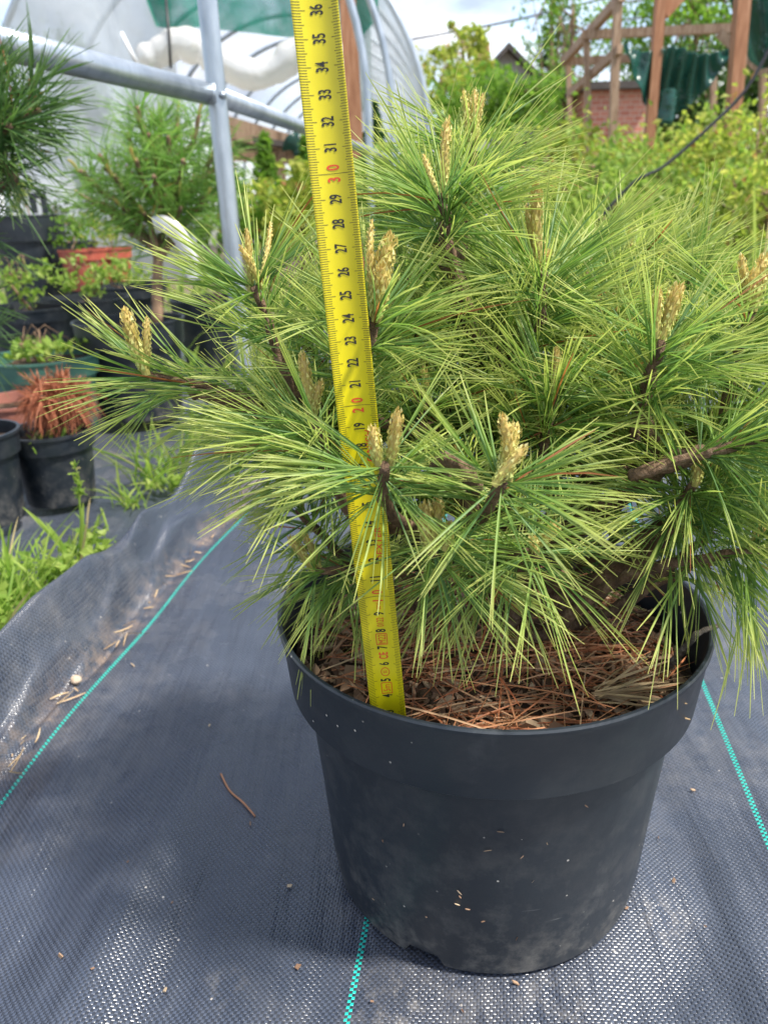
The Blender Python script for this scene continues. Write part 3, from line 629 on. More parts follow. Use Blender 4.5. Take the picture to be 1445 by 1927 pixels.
def clumps(c, r, nclump, per, spread=.2, shell=.35):
    d = nrm(rng.normal(size=(nclump, 3))); k = rng.uniform(shell, 1, (nclump, 1)) ** .6
    cc = np.array(c) + d * k * np.array(r); sc_ = rng.uniform(.5, 1.4, (nclump, 1))
    pts = np.repeat(cc, per, 0) + rng.normal(size=(nclump * per, 3)) * np.array(r) * spread * np.repeat(sc_, per, 0)
    return cc, pts
def tree(name, label, base, c, r, ncl, per, leaf, mat, trunk_r=.06, group=None, spread=.16, cat='tree', shell=.35, asp=.55):
    base = np.array(base, float); t = thing(name, label, cat, base, group); c = np.array(c, float)
    cc, pts = clumps(c, r, ncl, per, spread, shell)
    m = MB(); tp = c + np.array([0, 0, r[2] * .55]); P = catmull([base, base * .6 + c * .4 + rng.normal(size=3) * .04, c, tp], 5)
    V, F = tube_arr(P, np.linspace(trunk_r, trunk_r * .2, len(P)), 8, .08); m.add(V - base, clean(F)); obj('trunk', m.mesh('trunk', True), MAT['bark_far'], t)
    m = MB()
    for q_ in cc[::2]:
        j = int(rng.integers(3, len(P) - 1)); a = P[j]
        V, F = tube_arr(np.array([a, (a + q_) / 2 + np.array([0, 0, .04]), q_]), [trunk_r * .32, trunk_r * .2, trunk_r * .07], 5); m.add(V - base, clean(F))
    kind(obj('limbs', m.mesh('limbs', True), MAT['bark_far'], t), 'stuff')
    kind(leaves('crown', pts, leaf, mat, t, base, asp), 'stuff')
    return t
def tree_px(name, label, px, py, Y, rx, rz, *a, **k):
    c = at(px, py, Y); return tree(name, label, (c[0] + .05 * rx, Y, 0), c, (rx, rx * .8, rz), *a, **k)
ly, lg, ld, lw = MAT['leaf_yellow'], MAT['leaf_green'], MAT['leaf_dark'], MAT['leaf_weed']
tree_px('leafy_tree', 'yellow-green tree with loose crown in front of the grey house', 872, 112, 18, .6, .7, 40, 40, .12, ly, .07, spread=.12)
tree_px('leafy_tree', 'low olive-yellow tree between the polytunnel and the grey house', 828, 190, 16, .75, .75, 34, 60, .11, ly, .07)
tree_px('leafy_tree', 'bright green bushy tree below the roof of the grey house', 962, 205, 11, .95, .55, 60, 60, .085, lg, .07, shell=.1)
tree_px('birch_tree', 'slender birch with sparse hanging leaves beside the timber frame', 1038, 50, 15, .6, 1.3, 34, 18, .10, lg, .06, spread=.12)
tree_px('birch_tree', 'pale young birch growing close against the timber rafter', 1075, 95, 13, .45, 1.1, 30, 26, .09, lg, .05, spread=.12)
tree_px('spruce_tree', 'thin dark spruce top rising behind the birch leaves', 1048, 95, 17, .38, 1.0, 40, 40, .10, ld, .06, spread=.2)
tree_px('leafy_tree', 'green tree filling the open timber frame above the swag', 1310, 60, 14, 1.5, 1.1, 70, 60, .11, lg, .09, spread=.14)
tree_px('leafy_tree', 'dark green conifer hedge tree behind the green swag', 1260, 215, 12, 1.0, .9, 70, 70, .09, ld, .08, shell=.1)
tree_px('leafy_tree', 'dark hedge tree behind the thick red-brown post', 1400, 200, 11.5, .9, 1.0, 60, 70, .09, ld, .08, shell=.1)
tree_px('leafy_tree', 'dark green tree beyond the left pipe and upper pine', 128, 175, 11, .5, .7, 36, 50, .09, lg, .06)
# shrubs and tall weeds at the right, nearer
sh = [(985, 330, 6.0, .40, .26, lg), (1075, 305, 5.2, .22, .26, ly), (1120, 350, 4.6, .30, .20, lw), (1180, 320, 5.8, .30, .20, ly), (1265, 330, 5.0, .28, .20, ly), (1230, 375, 4.0, .26, .16, lw),
      (1335, 325, 4.4, .28, .20, ly), (1420, 300, 3.8, .24, .22, ly), (1380, 385, 3.2, .20, .15, lw), (1300, 415, 3.2, .20, .12, lw), (1150, 420, 3.4, .22, .13, lw), (1445, 400, 2.9, .18, .15, ly), (1060, 380, 5.0, .34, .18, lw), (1500, 330, 4.2, .36, .26, lg), (1330, 285, 7.5, .5, .22, lw)]
SHL = ['deep green bush at the left end of the overgrown bed, below the bright green tree', 'narrow yellow-green shrub below the outermost thin timber post', 'fresh green weed in the bed below the brick shed', 'yellow-green shrub hugging the foot of the brick shed',
       'yellow-green shrub right beside the foot of the slim red-brown post', 'fresh green weed where the black hose dips into the bed', 'yellow-green shrub under the tail of the green swag', 'taller yellow-green shrub before the thick red-brown post', 'fresh green weed in front of the taller yellow shrub by the thick post',
       'low green weed just behind the pine needles, below the hose', 'low green weed just behind the pine crown, below the brick shed', 'low yellow-green shrub just behind the right side of the pine', 'wide green weed at the foot of the bright green tree', 'deep green bush beyond the thick red-brown post', 'broad pale weed growing under the dark conifer hedge']
for (px, py, Y, rx, rz, mt), lab in zip(sh, SHL):
    tree_px({id(ly): 'leafy_shrub', id(lw): 'tall_weed', id(lg): 'green_bush'}[id(mt)], lab, px, py, Y, rx * rng.uniform(.9, 1.3), rz * rng.uniform(.8, 1.6), 34, 24, .020 + .006 * Y, mt, .014, group='plants in the overgrown bed', spread=.24, cat='shrub', shell=.1)
# upright grassy stems among them
def grass_clump(name, label, base, n, h, spread, lean=.35, wd=.004, mat=None, group=None, cat='grass', droop=.25):
    base = np.array(base, float); P = base + rng.normal(size=(n, 3)) * [spread, spread, 0]; P[:, 2] = base[2]
    D = nrm(np.stack([rng.normal(size=n) * lean, rng.normal(size=n) * lean, np.ones(n)], 1))
    V, F, uv = ribbons(P, D, h * rng.uniform(.45, 1.15, n), wd * rng.uniform(.6, 1.3, n), 6, droop * rng.uniform(.3, 2.2, n), None, .2, .12, .05)
    o = obj(name, mesh_np(name, V - base, F, uv), mat or MAT['grass'], None, base)
    return tag(o, label, cat, group)
for px, py, Y in ((1090, 420, 3.0), (1200, 430, 2.8), (1290, 440, 2.6), (1370, 430, 2.5), (1150, 430, 3.6), (1430, 440, 2.4), (1240, 430, 3.4), (1060, 410, 4.0)):
    c = at(px, py, Y); grass_clump('weed_clump', 'feathery pale green weed stems low in the overgrown bed', (c[0], Y, -.02), 90, c[2] + .22, .14, .18, .009, MAT['grass'], 'weed stems in the overgrown bed', 'weed')

# small plants in and before the tunnel mouth
def conifer(name, label, px, py, Y, h, rx, mat, group=None):
    c = at(px, py, Y); t = thing(name, label, 'conifer', (c[0], Y, 0), group); ob = np.array([c[0], Y, 0.])
    z0 = c[2] - h * .5; m = MB(); V, F = tube_arr(np.array([ob, [c[0], Y, c[2]], [c[0], Y, c[2] + h * .5]]), [.02, .014, .004], 6); m.add(V - ob, clean(F)); obj('trunk', m.mesh('trunk', True), MAT['bark_far'], t)
    n = 900; s = rng.uniform(0, 1, n); a = rng.uniform(0, 6.28, n); r_ = rx * (1 - s * .9) * rng.uniform(.25, 1.1, n) * (1 + .3 * np.sin(a * 5 + s * 20))
    P = np.stack([c[0] + r_ * np.cos(a), Y + r_ * np.sin(a), z0 + h * s - .1 * r_], 1); kind(leaves('crown', P, .075, mat, t, ob, .35), 'stuff')
conifer('young_conifer', 'bright green young conifer under the staging bench rail', 503, 340, 5.6, .55, .16, lg)
conifer('young_conifer', 'small green conifer standing hard against the yellow tape and bench', 578, 330, 6.0, .5, .13, lg)
conifer('dwarf_cypress', 'brown-green pointed dwarf cypress between the steel hoops', 704, 262, 5.4, .40, .10, MAT['leaf_dark'])
for px, py, Y, mt, lb in ((470, 405, 4.6, lg, 'low green shrub at the foot of the steel upright'), (560, 395, 4.4, ly, 'yellow-leaved low shrub in front of the tunnel mouth'), (630, 390, 5.0, lg, 'low green shrub behind the yellow tape'), (710, 380, 4.6, lg, 'low green shrub under the paired steel hoops'), (790, 340, 5.2, lw, 'fresh green shrub at the right foot of the tunnel')):
    tree_px('low_shrub', lb, px, py, Y, .30, .24, 36, 26, .06, mt, .012, spread=.2, cat='shrub', shell=.1)

# ------------------------------------------------------------------ pines
def shoot_needles(base, axis, back, nf, per, ln, wd, droop=.10, phi=(18, 82), nseg=4, keel=.35, curl=.03, tape_clear=False, thin=0., cdirs=()):
    """needle bundles around a shoot. back: points of the stem from the tip downwards"""
    back = np.asarray(back); k = len(back)
    s = np.sort(rng.uniform(0, 1, nf)) ** 1.15; idx = s * (k - 1); i0 = np.floor(idx).astype(int).clip(0, k - 2); fr = (idx - i0)[:, None]
    P = back[i0] * (1 - fr) + back[i0 + 1] * fr; T = nrm(back[i0] - back[i0 + 1])
    ref = nrm(np.array([.3, -.5, .2])); A = nrm(np.cross(T, ref)); B = np.cross(T, A)
    az = np.arange(nf) * 2.39996 + rng.normal(size=nf) * .25
    ph = np.radians(np.clip(rng.normal(phi[0] + (phi[1] - phi[0]) * (.25 + .75 * rng.uniform(0, 1, nf)), 9), 8, 112))
    D = T * np.cos(ph)[:, None] + (A * np.cos(az)[:, None] + B * np.sin(az)[:, None]) * np.sin(ph)[:, None]
    P = P + D * .002
    Pn = np.repeat(P, per, 0); Dn = nrm(np.repeat(D, per, 0) + rng.normal(size=(nf * per, 3)) * .055)
    Ln = np.repeat(ln * rng.uniform(.78, 1.12, nf), per) * rng.uniform(.93, 1.05, nf * per)
    for cdv in cdirs:                                  # needles part around the candles
        kp = ~((Dn @ cdv > .86) & (np.repeat(rng.uniform(0, 1, nf), per)[:len(Dn)] < .9)) if len(Dn) == nf * per else ~((Dn @ cdv > .86) & (rng.uniform(0, 1, len(Dn)) < .9)); Pn, Dn, Ln = Pn[kp], Dn[kp], Ln[kp]
    if thin:                                           # few needles hang straight down from the front shoots
        kp = ~((Dn[:, 2] < -.30) & (rng.uniform(0, 1, len(Dn)) < thin)); Pn, Dn, Ln = Pn[kp], Dn[kp], Ln[kp]
    if tape_clear:                                     # the tape was pushed in here: needles bent aside
        hit = np.zeros(len(Pn), bool)
        for f_ in (.2, .4, .6, .8, 1.):
            q_ = Pn + Dn * (Ln * f_)[:, None]; sx = (q_[:, 2] - TP0[2]) / TD[2]
            tx = TP0[0] + TD[0] * sx; ty = TP0[1] + TD[1] * sx
            hit |= (np.abs(q_[:, 0] - tx * q_[:, 1] / ty) < .0125) & (q_[:, 1] < ty + .004)
        keep = ~hit | (rng.uniform(0, 1, len(Pn)) < .06 * (q_[:, 2] < .31)); Pn, Dn, Ln = Pn[keep], Dn[keep], Ln[keep]
    nn_ = len(Pn); hor = 1 - np.abs(Dn[:, 2])
    return ribbons(Pn, Dn, Ln, wd * rng.uniform(.85, 1.15, nn_), nseg, droop * (.4 + hor) * rng.uniform(.2, 1.6, nn_), None, keel, .3, curl)

def candle_mesh(base, tip, rad, org):
    """swelling shoot of overlapping pointed scales"""
    base = np.array(base); tip = np.array(tip); Lc = np.linalg.norm(tip - base); T = (tip - base) / Lc
    A = nrm(np.cross(T, [.3, .9, .1])); B = np.cross(T, A)
    bow = (A * rng.normal() + B * rng.normal()) * .03 * Lc
    Vs, Fs, us = [], [], []; n = 0
    K = 10; rows = 12; th = np.arange(K) * 2 * math.pi / K
    core = lambda s: rad * (.72 + .28 * np.sin(np.clip(s * 1.1 + .1, 0, 1.2) * 2.6)) * np.clip((1.04 - s) * 5, .12, 1)
    cen = lambda s: base + T * Lc * s + bow * math.sin(s * math.pi)
    for i in range(rows):
        s = i / (rows - 1); r_ = core(s) * .8
        Vs += [cen(s) + r_ * (A * math.cos(a) + B * math.sin(a)) for a in th]; us += [(.1, s)] * K
    for i in range(rows - 1):
        for j in range(K): Fs.append((i * K + j, i * K + (j + 1) % K, (i + 1) * K + (j + 1) % K, (i + 1) * K + j))
    ns = int(40 + Lc / .0009 * (rad / .004) ** .4)
    for q_ in range(ns):
        s = .03 + .95 * (q_ + .5) / ns; a = q_ * 2.39996 + rng.normal() * .15; out = A * math.cos(a) + B * math.sin(a); sd = np.cross(T, out)
        c0 = cen(s) + out * core(s) * .78; l = rad * rng.uniform(1.1, 1.7) * (1 if s < .85 else .7); wd = rad * rng.uniform(.22, .34); flare = rng.uniform(.05, .32) * (1.0 if s < .9 else .3)
        tipv = c0 + (T * .95 + out * flare) * l; mid = c0 + (T * .45 + out * (flare * .45 + .22)) * l
        b0 = len(Vs)
        Vs += [c0, mid - sd * wd, tipv, mid + sd * wd]; us += [(0, s), (.6, s), (1, s), (.6, s)]
        Fs += [(b0, b0 + 1, b0 + 2, b0 + 3)]
    V = np.array(Vs) - org; return mesh_np('candle', V, np.array(Fs), np.array(us), False)

def pine(name, label, base, shoots, bark, nmat, trunk_pts, trunk_r, per, ln, wd, nf, droop=.1, phi=(18, 85), stem_r=.0032, keel=.35, candles=True, nseg=4, backlen=.06, nmul=1.):
    org = np.array(base, float); t = thing(name, label, 'pine', org)
    TP = catmull(trunk_pts, 8); m = MB(); V, F = tube_arr(TP, np.linspace(trunk_r, trunk_r * .35, len(TP)), 12, .10); m.add(V - org, clean(F))
    obj('trunk', m.mesh('trunk', True), bark, t)
    for s in shoots:
        b = np.array(s['p']); ax = nrm(np.array(s['ax'], float))
        hd = np.linalg.norm((b - TP[-1])[:2]); zt = b[2] - .035 - .45 * hd
        j = int(np.clip(np.argmin(abs(TP[:, 2] - zt)), 1, len(TP) - 1)); a = TP[j]
        dist = np.linalg.norm(b - a); mid = b - ax * min(.07, dist * .45)
        if s.get('via') is not None: pts = [a] + list(s['via']) + [mid, b]
        else:
            q_ = a * .55 + mid * .45 + np.array([0, 0, -.012]); pts = [a, q_, mid, b] if dist > .06 else [a, mid, b]
        BP = catmull(pts, 8); BP = BP + rng.normal(size=BP.shape) * .0009
        BP[-1] = b; rr = np.linspace(stem_r * 1.75, stem_r * .85, len(BP))
        m = MB(); V, F = tube_arr(BP, rr, 8, .22); m.add(V - org, clean(F)); br = obj('branch', m.mesh('branch', True), bark, t)
        # stem points from the tip back over the needled length
        seg = np.linalg.norm(np.diff(BP[::-1], axis=0), axis=1).cumsum(); kk = max(3, int(np.searchsorted(seg, s.get('back', backlen))) + 2)
        back = BP[::-1][:kk]
        V, F, uv = shoot_needles(b, ax, back, int(s.get('nf', nf) * nmul), per, s.get('ln', ln), wd, s.get('droop', droop), s.get('phi', phi), nseg, keel, .045, s.get('clear', False), s.get('thin', 0.), [nrm(np.array(tip) - b) for tip, rd in s.get('c', []) if rd > .0025 and candles])
        obj('needle_tuft', mesh_np('needle_tuft', V - org, F, uv), nmat, br)
        if candles:
            for (tip, rd) in s.get('c', []):
                obj('candle', candle_mesh(b - ax * .002 + (np.array(tip) - b) * .03 + rng.normal(size=3) * .0020, tip, rd * .84, org), MAT['candle'], br)
    return t

TK = 1.035                                               # tape a touch further in, inside the rim
TP0 = np.array([.00118 * TK, .34887 * TK, CAM[2] - .28525 * TK]); TD = nrm(np.array([-.06284, .0227, .99777]))
TN = np.array([0, -1., 0]); TN = nrm(TN - TD * (TN @ TD)); TW = np.cross(TN, TD); TW = TW if TW[0] > 0 else -TW
HW = .00935 * TK; SAG = .0030
# ---- the measured pine
def S(px, py, Y, ax, cand=(), **k):
    p = at(px, py, Y); d = dict(clear=True, back=.038 if cand else .055, p=p, ax=ax, c=[(at(cx_, cy_, Y + dy), rd) for cx_, cy_, dy, rd in cand]); d.update(k); return d
U = (0, 0, 1)
sh_main = [
 S(838, 368, .46, (.02, -.05, 1), [(843, 222, .0, .0034), (797, 290, .02, .0022)], nf=66, ln=.079, back=.036, phi=(22, 78)),
 S(888, 268, .53, (.05, .1, 1), [(873, 172, .0, .0030), (893, 168, .0, .0030), (910, 176, 0, .0026)], nf=56, phi=(20, 80)),
 S(795, 372, .53, (-.3, .1, 1), [(797, 300, 0, .0022)], nf=44),
 S(1020, 512, .45, (.03, -.05, 1), [(1010, 345, .0, .0044), (1032, 472, -.005, .0030), (990, 385, .01, .0022)], nf=72, ln=.080, back=.036),
 S(703, 595, .405, (.15, -.15, 1), [(736, 442, 0, .0052), (696, 470, .0, .0036), (718, 500, -.01, .0048), (700, 412, .025, .0024)], nf=64, ln=.075),
 S(478, 538, .44, (-.35, -.1, 1), [(464, 430, 0, .0026), (452, 462, -.005, .0026), (510, 418, .02, .002)], nf=50, ln=.066),
 S(278, 705, .47, (-.85, -.1, .25), [(236, 582, -.005, .0046), (278, 598, .0, .0030)], nf=62, ln=.068, back=.09, phi=(6, 70), droop=.03, via=[at(470, 770, .47), at(370, 742, .47)]),
 S(592, 793, .375, (-.2, -.35, .75), [(568, 664, 0, .0036), (604, 718, .0, .0030)], nf=58),
 S(722, 878, .315, (-.05, -.75, .6), [(750, 772, .0, .0034), (702, 803, 0, .0030)], nf=44, phi=(30, 98), ln=.058, clear=False, thin=.75),
 S(946, 902, .305, (.05, -.75, .6), [(944, 782, .0, .0036), (970, 800, .012, .0034), (988, 842, -.004, .0030)], nf=60, phi=(32, 98), ln=.060, thin=.8, via=[at(830, 890, .36), at(880, 888, .325)]),
 S(1245, 640, .40, (.1, -.2, 1), [(1272, 535, 0, .0042), (1238, 540, .0, .0032), (1285, 532, .005, .0024)], nf=66, ln=.078, via=[at(1205, 880, .43), at(1212, 790, .42), at(1224, 700, .41)]),
 S(1042, 735, .41, (.1, -.2, 1), [(1046, 655, 0, .0032), (1068, 703, 0, .0028)], nf=54),
 S(1412, 588, .44, (.2, -.1, 1), [(1436, 482, 0, .0046), (1394, 480, 0, .0032), (1420, 510, -.006, .0044)], nf=60),
 S(1308, 906, .38, (.1, -.5, .8), [(1340, 832, 0, .0026), (1318, 860, 0, .0034)], nf=54, phi=(25, 95)),
 S(1428, 1036, .37, (.7, -.3, .3), [(1438, 985, 0, .0030)], nf=52, phi=(20, 100), droop=.2),
 S(1462, 815, .36, (.9, -.2, .35), [(1478, 740, 0, .0032)], nf=58, via=[at(1250, 880, .40), at(1350, 842, .38)]),
 S(590, 1074, .43, (-.75, -.35, .25), [(545, 1010, 0, .0036), (570, 1002, .01, .0030)], nf=48, droop=.16, phi=(15, 95), ln=.062),
 S(815, 1040, .33, (-.05, -.8, .3), [(803, 948, .0, .0042), (824, 938, .006, .0040), (846, 985, .0, .0028)], nf=50, phi=(35, 105), droop=.12, ln=.066, thin=.3),
 S(1010, 1045, .345, (.25, -.75, .3), [(1046, 985, 0, .0034), (1000, 1010, 0, .0026)], nf=48, phi=(30, 104), droop=.12, ln=.066, thin=.3),
 S(880, 662, .50, (0, -.1, 1), [(882, 612, 0, .0026)], nf=46),
 S(797, 745, .43, (.0, -.2, 1), [(797, 692, 0, .0026)], nf=48),
 S(1185, 500, .55, (.1, .1, 1), [(1182, 425, 0, .0026)], nf=48),
 S(1245, 490, .58, (.15, .1, 1), [(1242, 430, 0, .0026), (1268, 432, 0, .002)], nf=48),
 S(1155, 610, .50, (.05, 0, 1), [(1158, 555, 0, .0026)], nf=48),
 S(545, 850, .45, (-.6, -.2, .5), [(532, 818, 0, .0026)], nf=44),
 S(858, 1098, .37, (.0, -.8, .15), [(858, 1068, -.01, .0022)], nf=26, phi=(40, 105), droop=.15, ln=.05),
]
fill = [(610, 560, .48), (560, 705, .46), (660, 690, .48), (850, 560, .50), (940, 640, .46), (1100, 690, .46), (1150, 830, .44), (1330, 660, .47), (1385, 740, .44), (560, 960, .47), (640, 860, .48),
        (1190, 990, .47), (1340, 1000, .46), (900, 790, .43), (980, 610, .52), (1110, 470, .56), (760, 520, .53), (1320, 500, .56), (760, 940, .47), (1180, 740, .50), (470, 790, .50),
        (1040, 960, .48), (1480, 900, .48), (1530, 680, .46), (1510, 1010, .45), (1560, 830, .45), (840, 690, .47), (1060, 560, .56), (560, 630, .52), (1020, 830, .42), (1270, 790, .46), (1400, 880, .43), (910, 480, .55), (1010, 720, .45), (1130, 560, .48), (620, 740, .48), (860, 880, .42), (680, 1040, .50), (900, 1030, .46)]
for px, py, Y in fill:
    p = at(px, py, Y); d = p - np.array([PX + .012, .472, .27]); ax = nrm(d * [1, 1, .6] + np.array([0, -.02, .07 + .10 * rng.uniform()]))
    sh_main.append(S(px, py, Y, ax, [] if rng.uniform() > .35 else [(px + rng.normal() * 8, py - 45, -.005, .0024)], nf=int(rng.integers(34, 46)) if p[2] > .31 else 26, ln=(.068 if p[2] > .31 else .052) * rng.uniform(.9, 1.1), droop=.09, phi=(18, 88)))
tb = np.array([PX + .012, .472, .178])
pine('pine_shrub', 'bushy young pine with long green needles and tan candles in large black pot', tb, sh_main, MAT['bark'], MAT['needle'],
     [tb, tb + [.004, .002, .06], tb + [-.006, -.004, .13], tb + [-.018, -.006, .20], at(846, 480, .465)], .0125, 5, .071, .00090, 50, phi=(14, 76), nmul=1.12, stem_r=.0029)

# ------------------------------------------------------------------ main pot
def pot_mesh(prof_body, k=96): 
    V, F = lathe(prof_body, k, True); return V, F
pot = thing('flower_pot', 'large black plastic nursery pot holding the measured pine', 'pot', (PX, PY, .0))
RB, RT_ = .1135, .1275; Zc = .168
# body: outside up to the collar, inside back down; a drain notch is cut from the foot
k = 144; prof = [(RB - .012, .004), (RB - .003, .001), (RB, .004), (RB + .0025, .02), (RB + .0075, .09), (RT_, Zc - .002), (RT_ + .001, Zc + .0035), (RT_ - .0015, Zc + .0035), (RT_ - .003, Zc - .002), (RB + .004, .09), (RB - .002, .012), (RB - .012, .010)]
V, F = lathe(prof, k, True); V = np.array(V).reshape(len(prof), k, 3)
ang = np.arctan2(V[0, :, 1], V[0, :, 0])
for a0, wd_ in ((-2.06, .155), (-.2, .155), (1.2, .155), (2.5, .155)):
    dd = np.abs((ang - a0 + math.pi) % (2 * math.pi) - math.pi); inn = dd < wd_ / 1.3
    for i in (0, 1, 2): V[i, inn, 2] = .011
    V[11, inn, 2] = .014; V[10, inn, 2] = .016
V = V.reshape(-1, 3); m = MB(); m.add(V, F); sharp(obj('body', m.mesh('body', True), MAT['pot'], pot))
RO = .1438
prof = [(RT_ + .0012, Zc + .0012), (RO - .0070, Zc), (RO - .0055, Zc + .0015), (RO - .0015, RIMZ - .006), (RO, RIMZ - .004), (RO + .0003, RIMZ - .0012), (RO - .0006, RIMZ), (RO - .0024, RIMZ), (RO - .0034, RIMZ - .0012), (RO - .0036, RIMZ - .006), (RO - .0078, Zc + .004), (RT_ + .0012, Zc + .0035)]
V, F = lathe(prof, 128, True); m = MB(); m.add(V, F); sharp(obj('rim', m.mesh('rim', True), MAT['pot'], pot))
prof = [(.001, .006), (RB - .004, .006), (RB - .004, .009), (.001, .009)]
V, F = lathe(prof, 48, True); m = MB(); m.add(V, F); obj('base', m.mesh('base', True), MAT['pot'], pot)

# soil surface with chips, litter needles and a twig
SZ = .181
rr = np.linspace(0, .1345, 70); th = np.arange(180) * 2 * math.pi / 180; rg, tg_ = np.meshgrid(rr, th, indexing='ij')
xs_, ys_ = rg * np.cos(tg_), rg * np.sin(tg_)
def soil_z(x, y): return SZ + .006 * vnoise(x * 22, y * 22, 41) + .004 * vnoise(x * 60, y * 60, 42) + .0022 * vnoise(x * 160, y * 160, 43) + .008 * np.exp(-(x * x + y * y) / .003)
V = np.stack([xs_ + PX, ys_ + PY, soil_z(xs_, ys_)], 2)
i = (np.arange(69)[:, None] * 180 + np.arange(180)[None]); j = (np.arange(69)[:, None] * 180 + (np.arange(180)[None] + 1) % 180)
F = np.stack([i.ravel(), j.ravel(), (j + 180).ravel(), (i + 180).ravel()], 1)
kind(tag(obj('potting_soil', mesh_np('potting_soil', V.reshape(-1, 3), F), MAT['soil']), 'dark potting soil filling the large black pot', 'soil'), 'stuff')
def disc(n, r): a = rng.uniform(0, 6.283, n); q_ = r * np.sqrt(rng.uniform(0, 1, n)); return q_ * np.cos(a), q_ * np.sin(a)
def chips(name, x, y, z, size, mat, flat=.35):
    n = len(x); c = np.stack([x, y, z], 1); A = rng.normal(size=(n, 3)) * [1, 1, flat]; A = nrm(A); B = nrm(np.cross(nrm(rng.normal(size=(n, 3)) * [flat, flat, 1]), A)); Nn = np.cross(A, B)
    l = size * rng.uniform(.5, 1.5, (n, 1)); w_ = l * rng.uniform(.3, .75, (n, 1)); h_ = l * rng.uniform(.08, .2, (n, 1))
    corners = [(-1, -.7), (.7, -1), (1, .6), (-.5, 1)]
    top = [c + A * l * a * rng.uniform(.7, 1.1, (n, 1)) + B * w_ * b * rng.uniform(.7, 1.1, (n, 1)) + Nn * h_ for a, b in corners]; bot = [t_ - Nn * h_ * 2 for t_ in top]
    V = np.stack(top + bot, 1).reshape(-1, 3); i = np.arange(n)[:, None] * 8
    F = np.concatenate([i + np.array(f) for f in ((0, 1, 2, 3), (7, 6, 5, 4), (0, 4, 5, 1), (1, 5, 6, 2), (2, 6, 7, 3), (3, 7, 4, 0))], 0)
    return obj(name, mesh_np(name, V, F, None, False), mat)
x, y = disc(1500, .131); big_ = 90; o = chips('bark_chips', x + PX, y + PY, soil_z(x, y) + rng.uniform(.0, .004, 1500), .0042, MAT['chip'], .5)
kind(tag(o, 'loose brown bark chips mulching the soil of the large pot', 'bark chips'), 'stuff')
xb, yb = disc(110, .122); o = chips('wood_chunks', xb + PX, yb + PY, soil_z(xb, yb) + .004, .0085, MAT['chip'], .45)
kind(tag(o, 'larger pale bark chunks lying on the soil of the large pot', 'bark chips'), 'stuff')
n = 750; x, y = disc(n, .122); keep = (y < .09) ; x, y = x[keep], y[keep]; n = len(x)
a = rng.uniform(0, 6.283, n); a[: n // 3] = rng.normal(.15, .35, n // 3); D = nrm(np.stack([np.cos(a), np.sin(a), rng.normal(size=n) * .13 + .05], 1))
ln_ = rng.uniform(.03, .075, n); ex, ey = x + D[:, 0] * ln_, y + D[:, 1] * ln_; bad = np.hypot(ex, ey) > .133; D[bad, :2] *= -1
ex, ey = x + D[:, 0] * ln_, y + D[:, 1] * ln_; bad = np.hypot(ex, ey) > .133; ln_[bad] *= .4
V, F, uv = ribbons(np.stack([x + PX, y + PY, soil_z(x, y) + rng.uniform(.004, .012, n)], 1), D, ln_, .0011, 4, .06, None, .3, .5, .05)
kind(tag(obj('needle_litter', mesh_np('needle_litter', V, F, uv), MAT['litter']), 'dry red-brown pine needles scattered over the soil of the large pot', 'needle litter'), 'stuff')
c0 = np.array([at(1150, 1215, .455)[0], .405, SZ + .016]); n = 34; a = rng.normal(.35, .33, n); D = nrm(np.stack([np.cos(a), np.sin(a) * .9, rng.normal(size=n) * .10], 1))
V, F, uv = ribbons(np.repeat(c0[None] - [.03, .02, 0], n, 0) + rng.normal(size=(n, 3)) * .002, D, .055 * rng.uniform(.7, 1.1, n), .0016, 4, .05, None, .2, .5, .05)
tag(obj('dry_grass_tuft', mesh_np('dry_grass_tuft', V - c0, F, uv), plain('straw', [(.3, (.36, .24, .12)), (.7, (.52, .38, .21))], 40, .7), None, c0), 'fan of flat straw-coloured dry blades on the pot soil', 'dry grass')
P = catmull([at(1256, 1256, .425), at(1285, 1222, .414), at(1312, 1192, .407), at(1352, 1177, .409)], 8)
m = MB(); V, F = tube_arr(P, np.linspace(.0030, .0014, len(P)), 8, .3); m.add(V - P[0], clean(F))
tag(obj('twig', m.mesh('twig', True), MAT['twig'], None, P[0]), 'bare grey knobbly twig leaning over the right of the pot rim', 'twig')

# ------------------------------------------------------------------ tape measure
def tp(a, s, h=0.):
    """a: -1..1 across, s: cm along"""
    a = np.asarray(a, float); s = np.asarray(s, float); k = SAG * (a ** 2) - SAG * .4
    return TP0 + TW * (HW * a)[..., None] + TD * (s * .01 * TK)[..., None] + TN * (k + h)[..., None]
tape = thing('tape_measure', 'yellow steel measuring tape standing upright in the pot, marked in centimetres', 'tape measure', TP0)
aa = np.linspace(-1, 1, 15); ss = np.linspace(-.2, 58, 60); Sg, Ag = np.meshgrid(ss, aa, indexing='ij')
Vf = tp(Ag, Sg, 0) - TP0; o = obj('blade', mesh_np('blade', Vf.reshape(-1, 3), grid_faces(*Ag.shape)), MAT['tape'], tape); o.modifiers.new('steel', 'SOLIDIFY').thickness = .00014; o.modifiers['steel'].offset = 0
Vt, Ft = [], []
def patch(a0, a1, s0, s1, h, nseg=3):
    b0 = len(Vt)
    for k in range(nseg + 1):
        a = a0 + (a1 - a0) * k / nseg; Vt.append(tp(a, s0, h)); Vt.append(tp(a, s1, h))
    for k in range(nseg): i = b0 + 2 * k; Ft.append((i, i + 2, i + 3, i + 1))
for k in range(0, 570):
    s = k * .1; wd_ = .011
    l, r_ = (.37, .30)
    if k % 5 == 0: l, r_ = .46, .36
    if k % 10 == 0: l, r_ = .56, .44
    if k % 100 == 0 and k: patch(-1, 1, s - wd_, s + wd_, .0002, 12); continue
    patch(-.995, -1 + l, s - wd_, s + wd_, .0002); patch(1 - r_, .995, s - wd_, s + wd_, .0002)
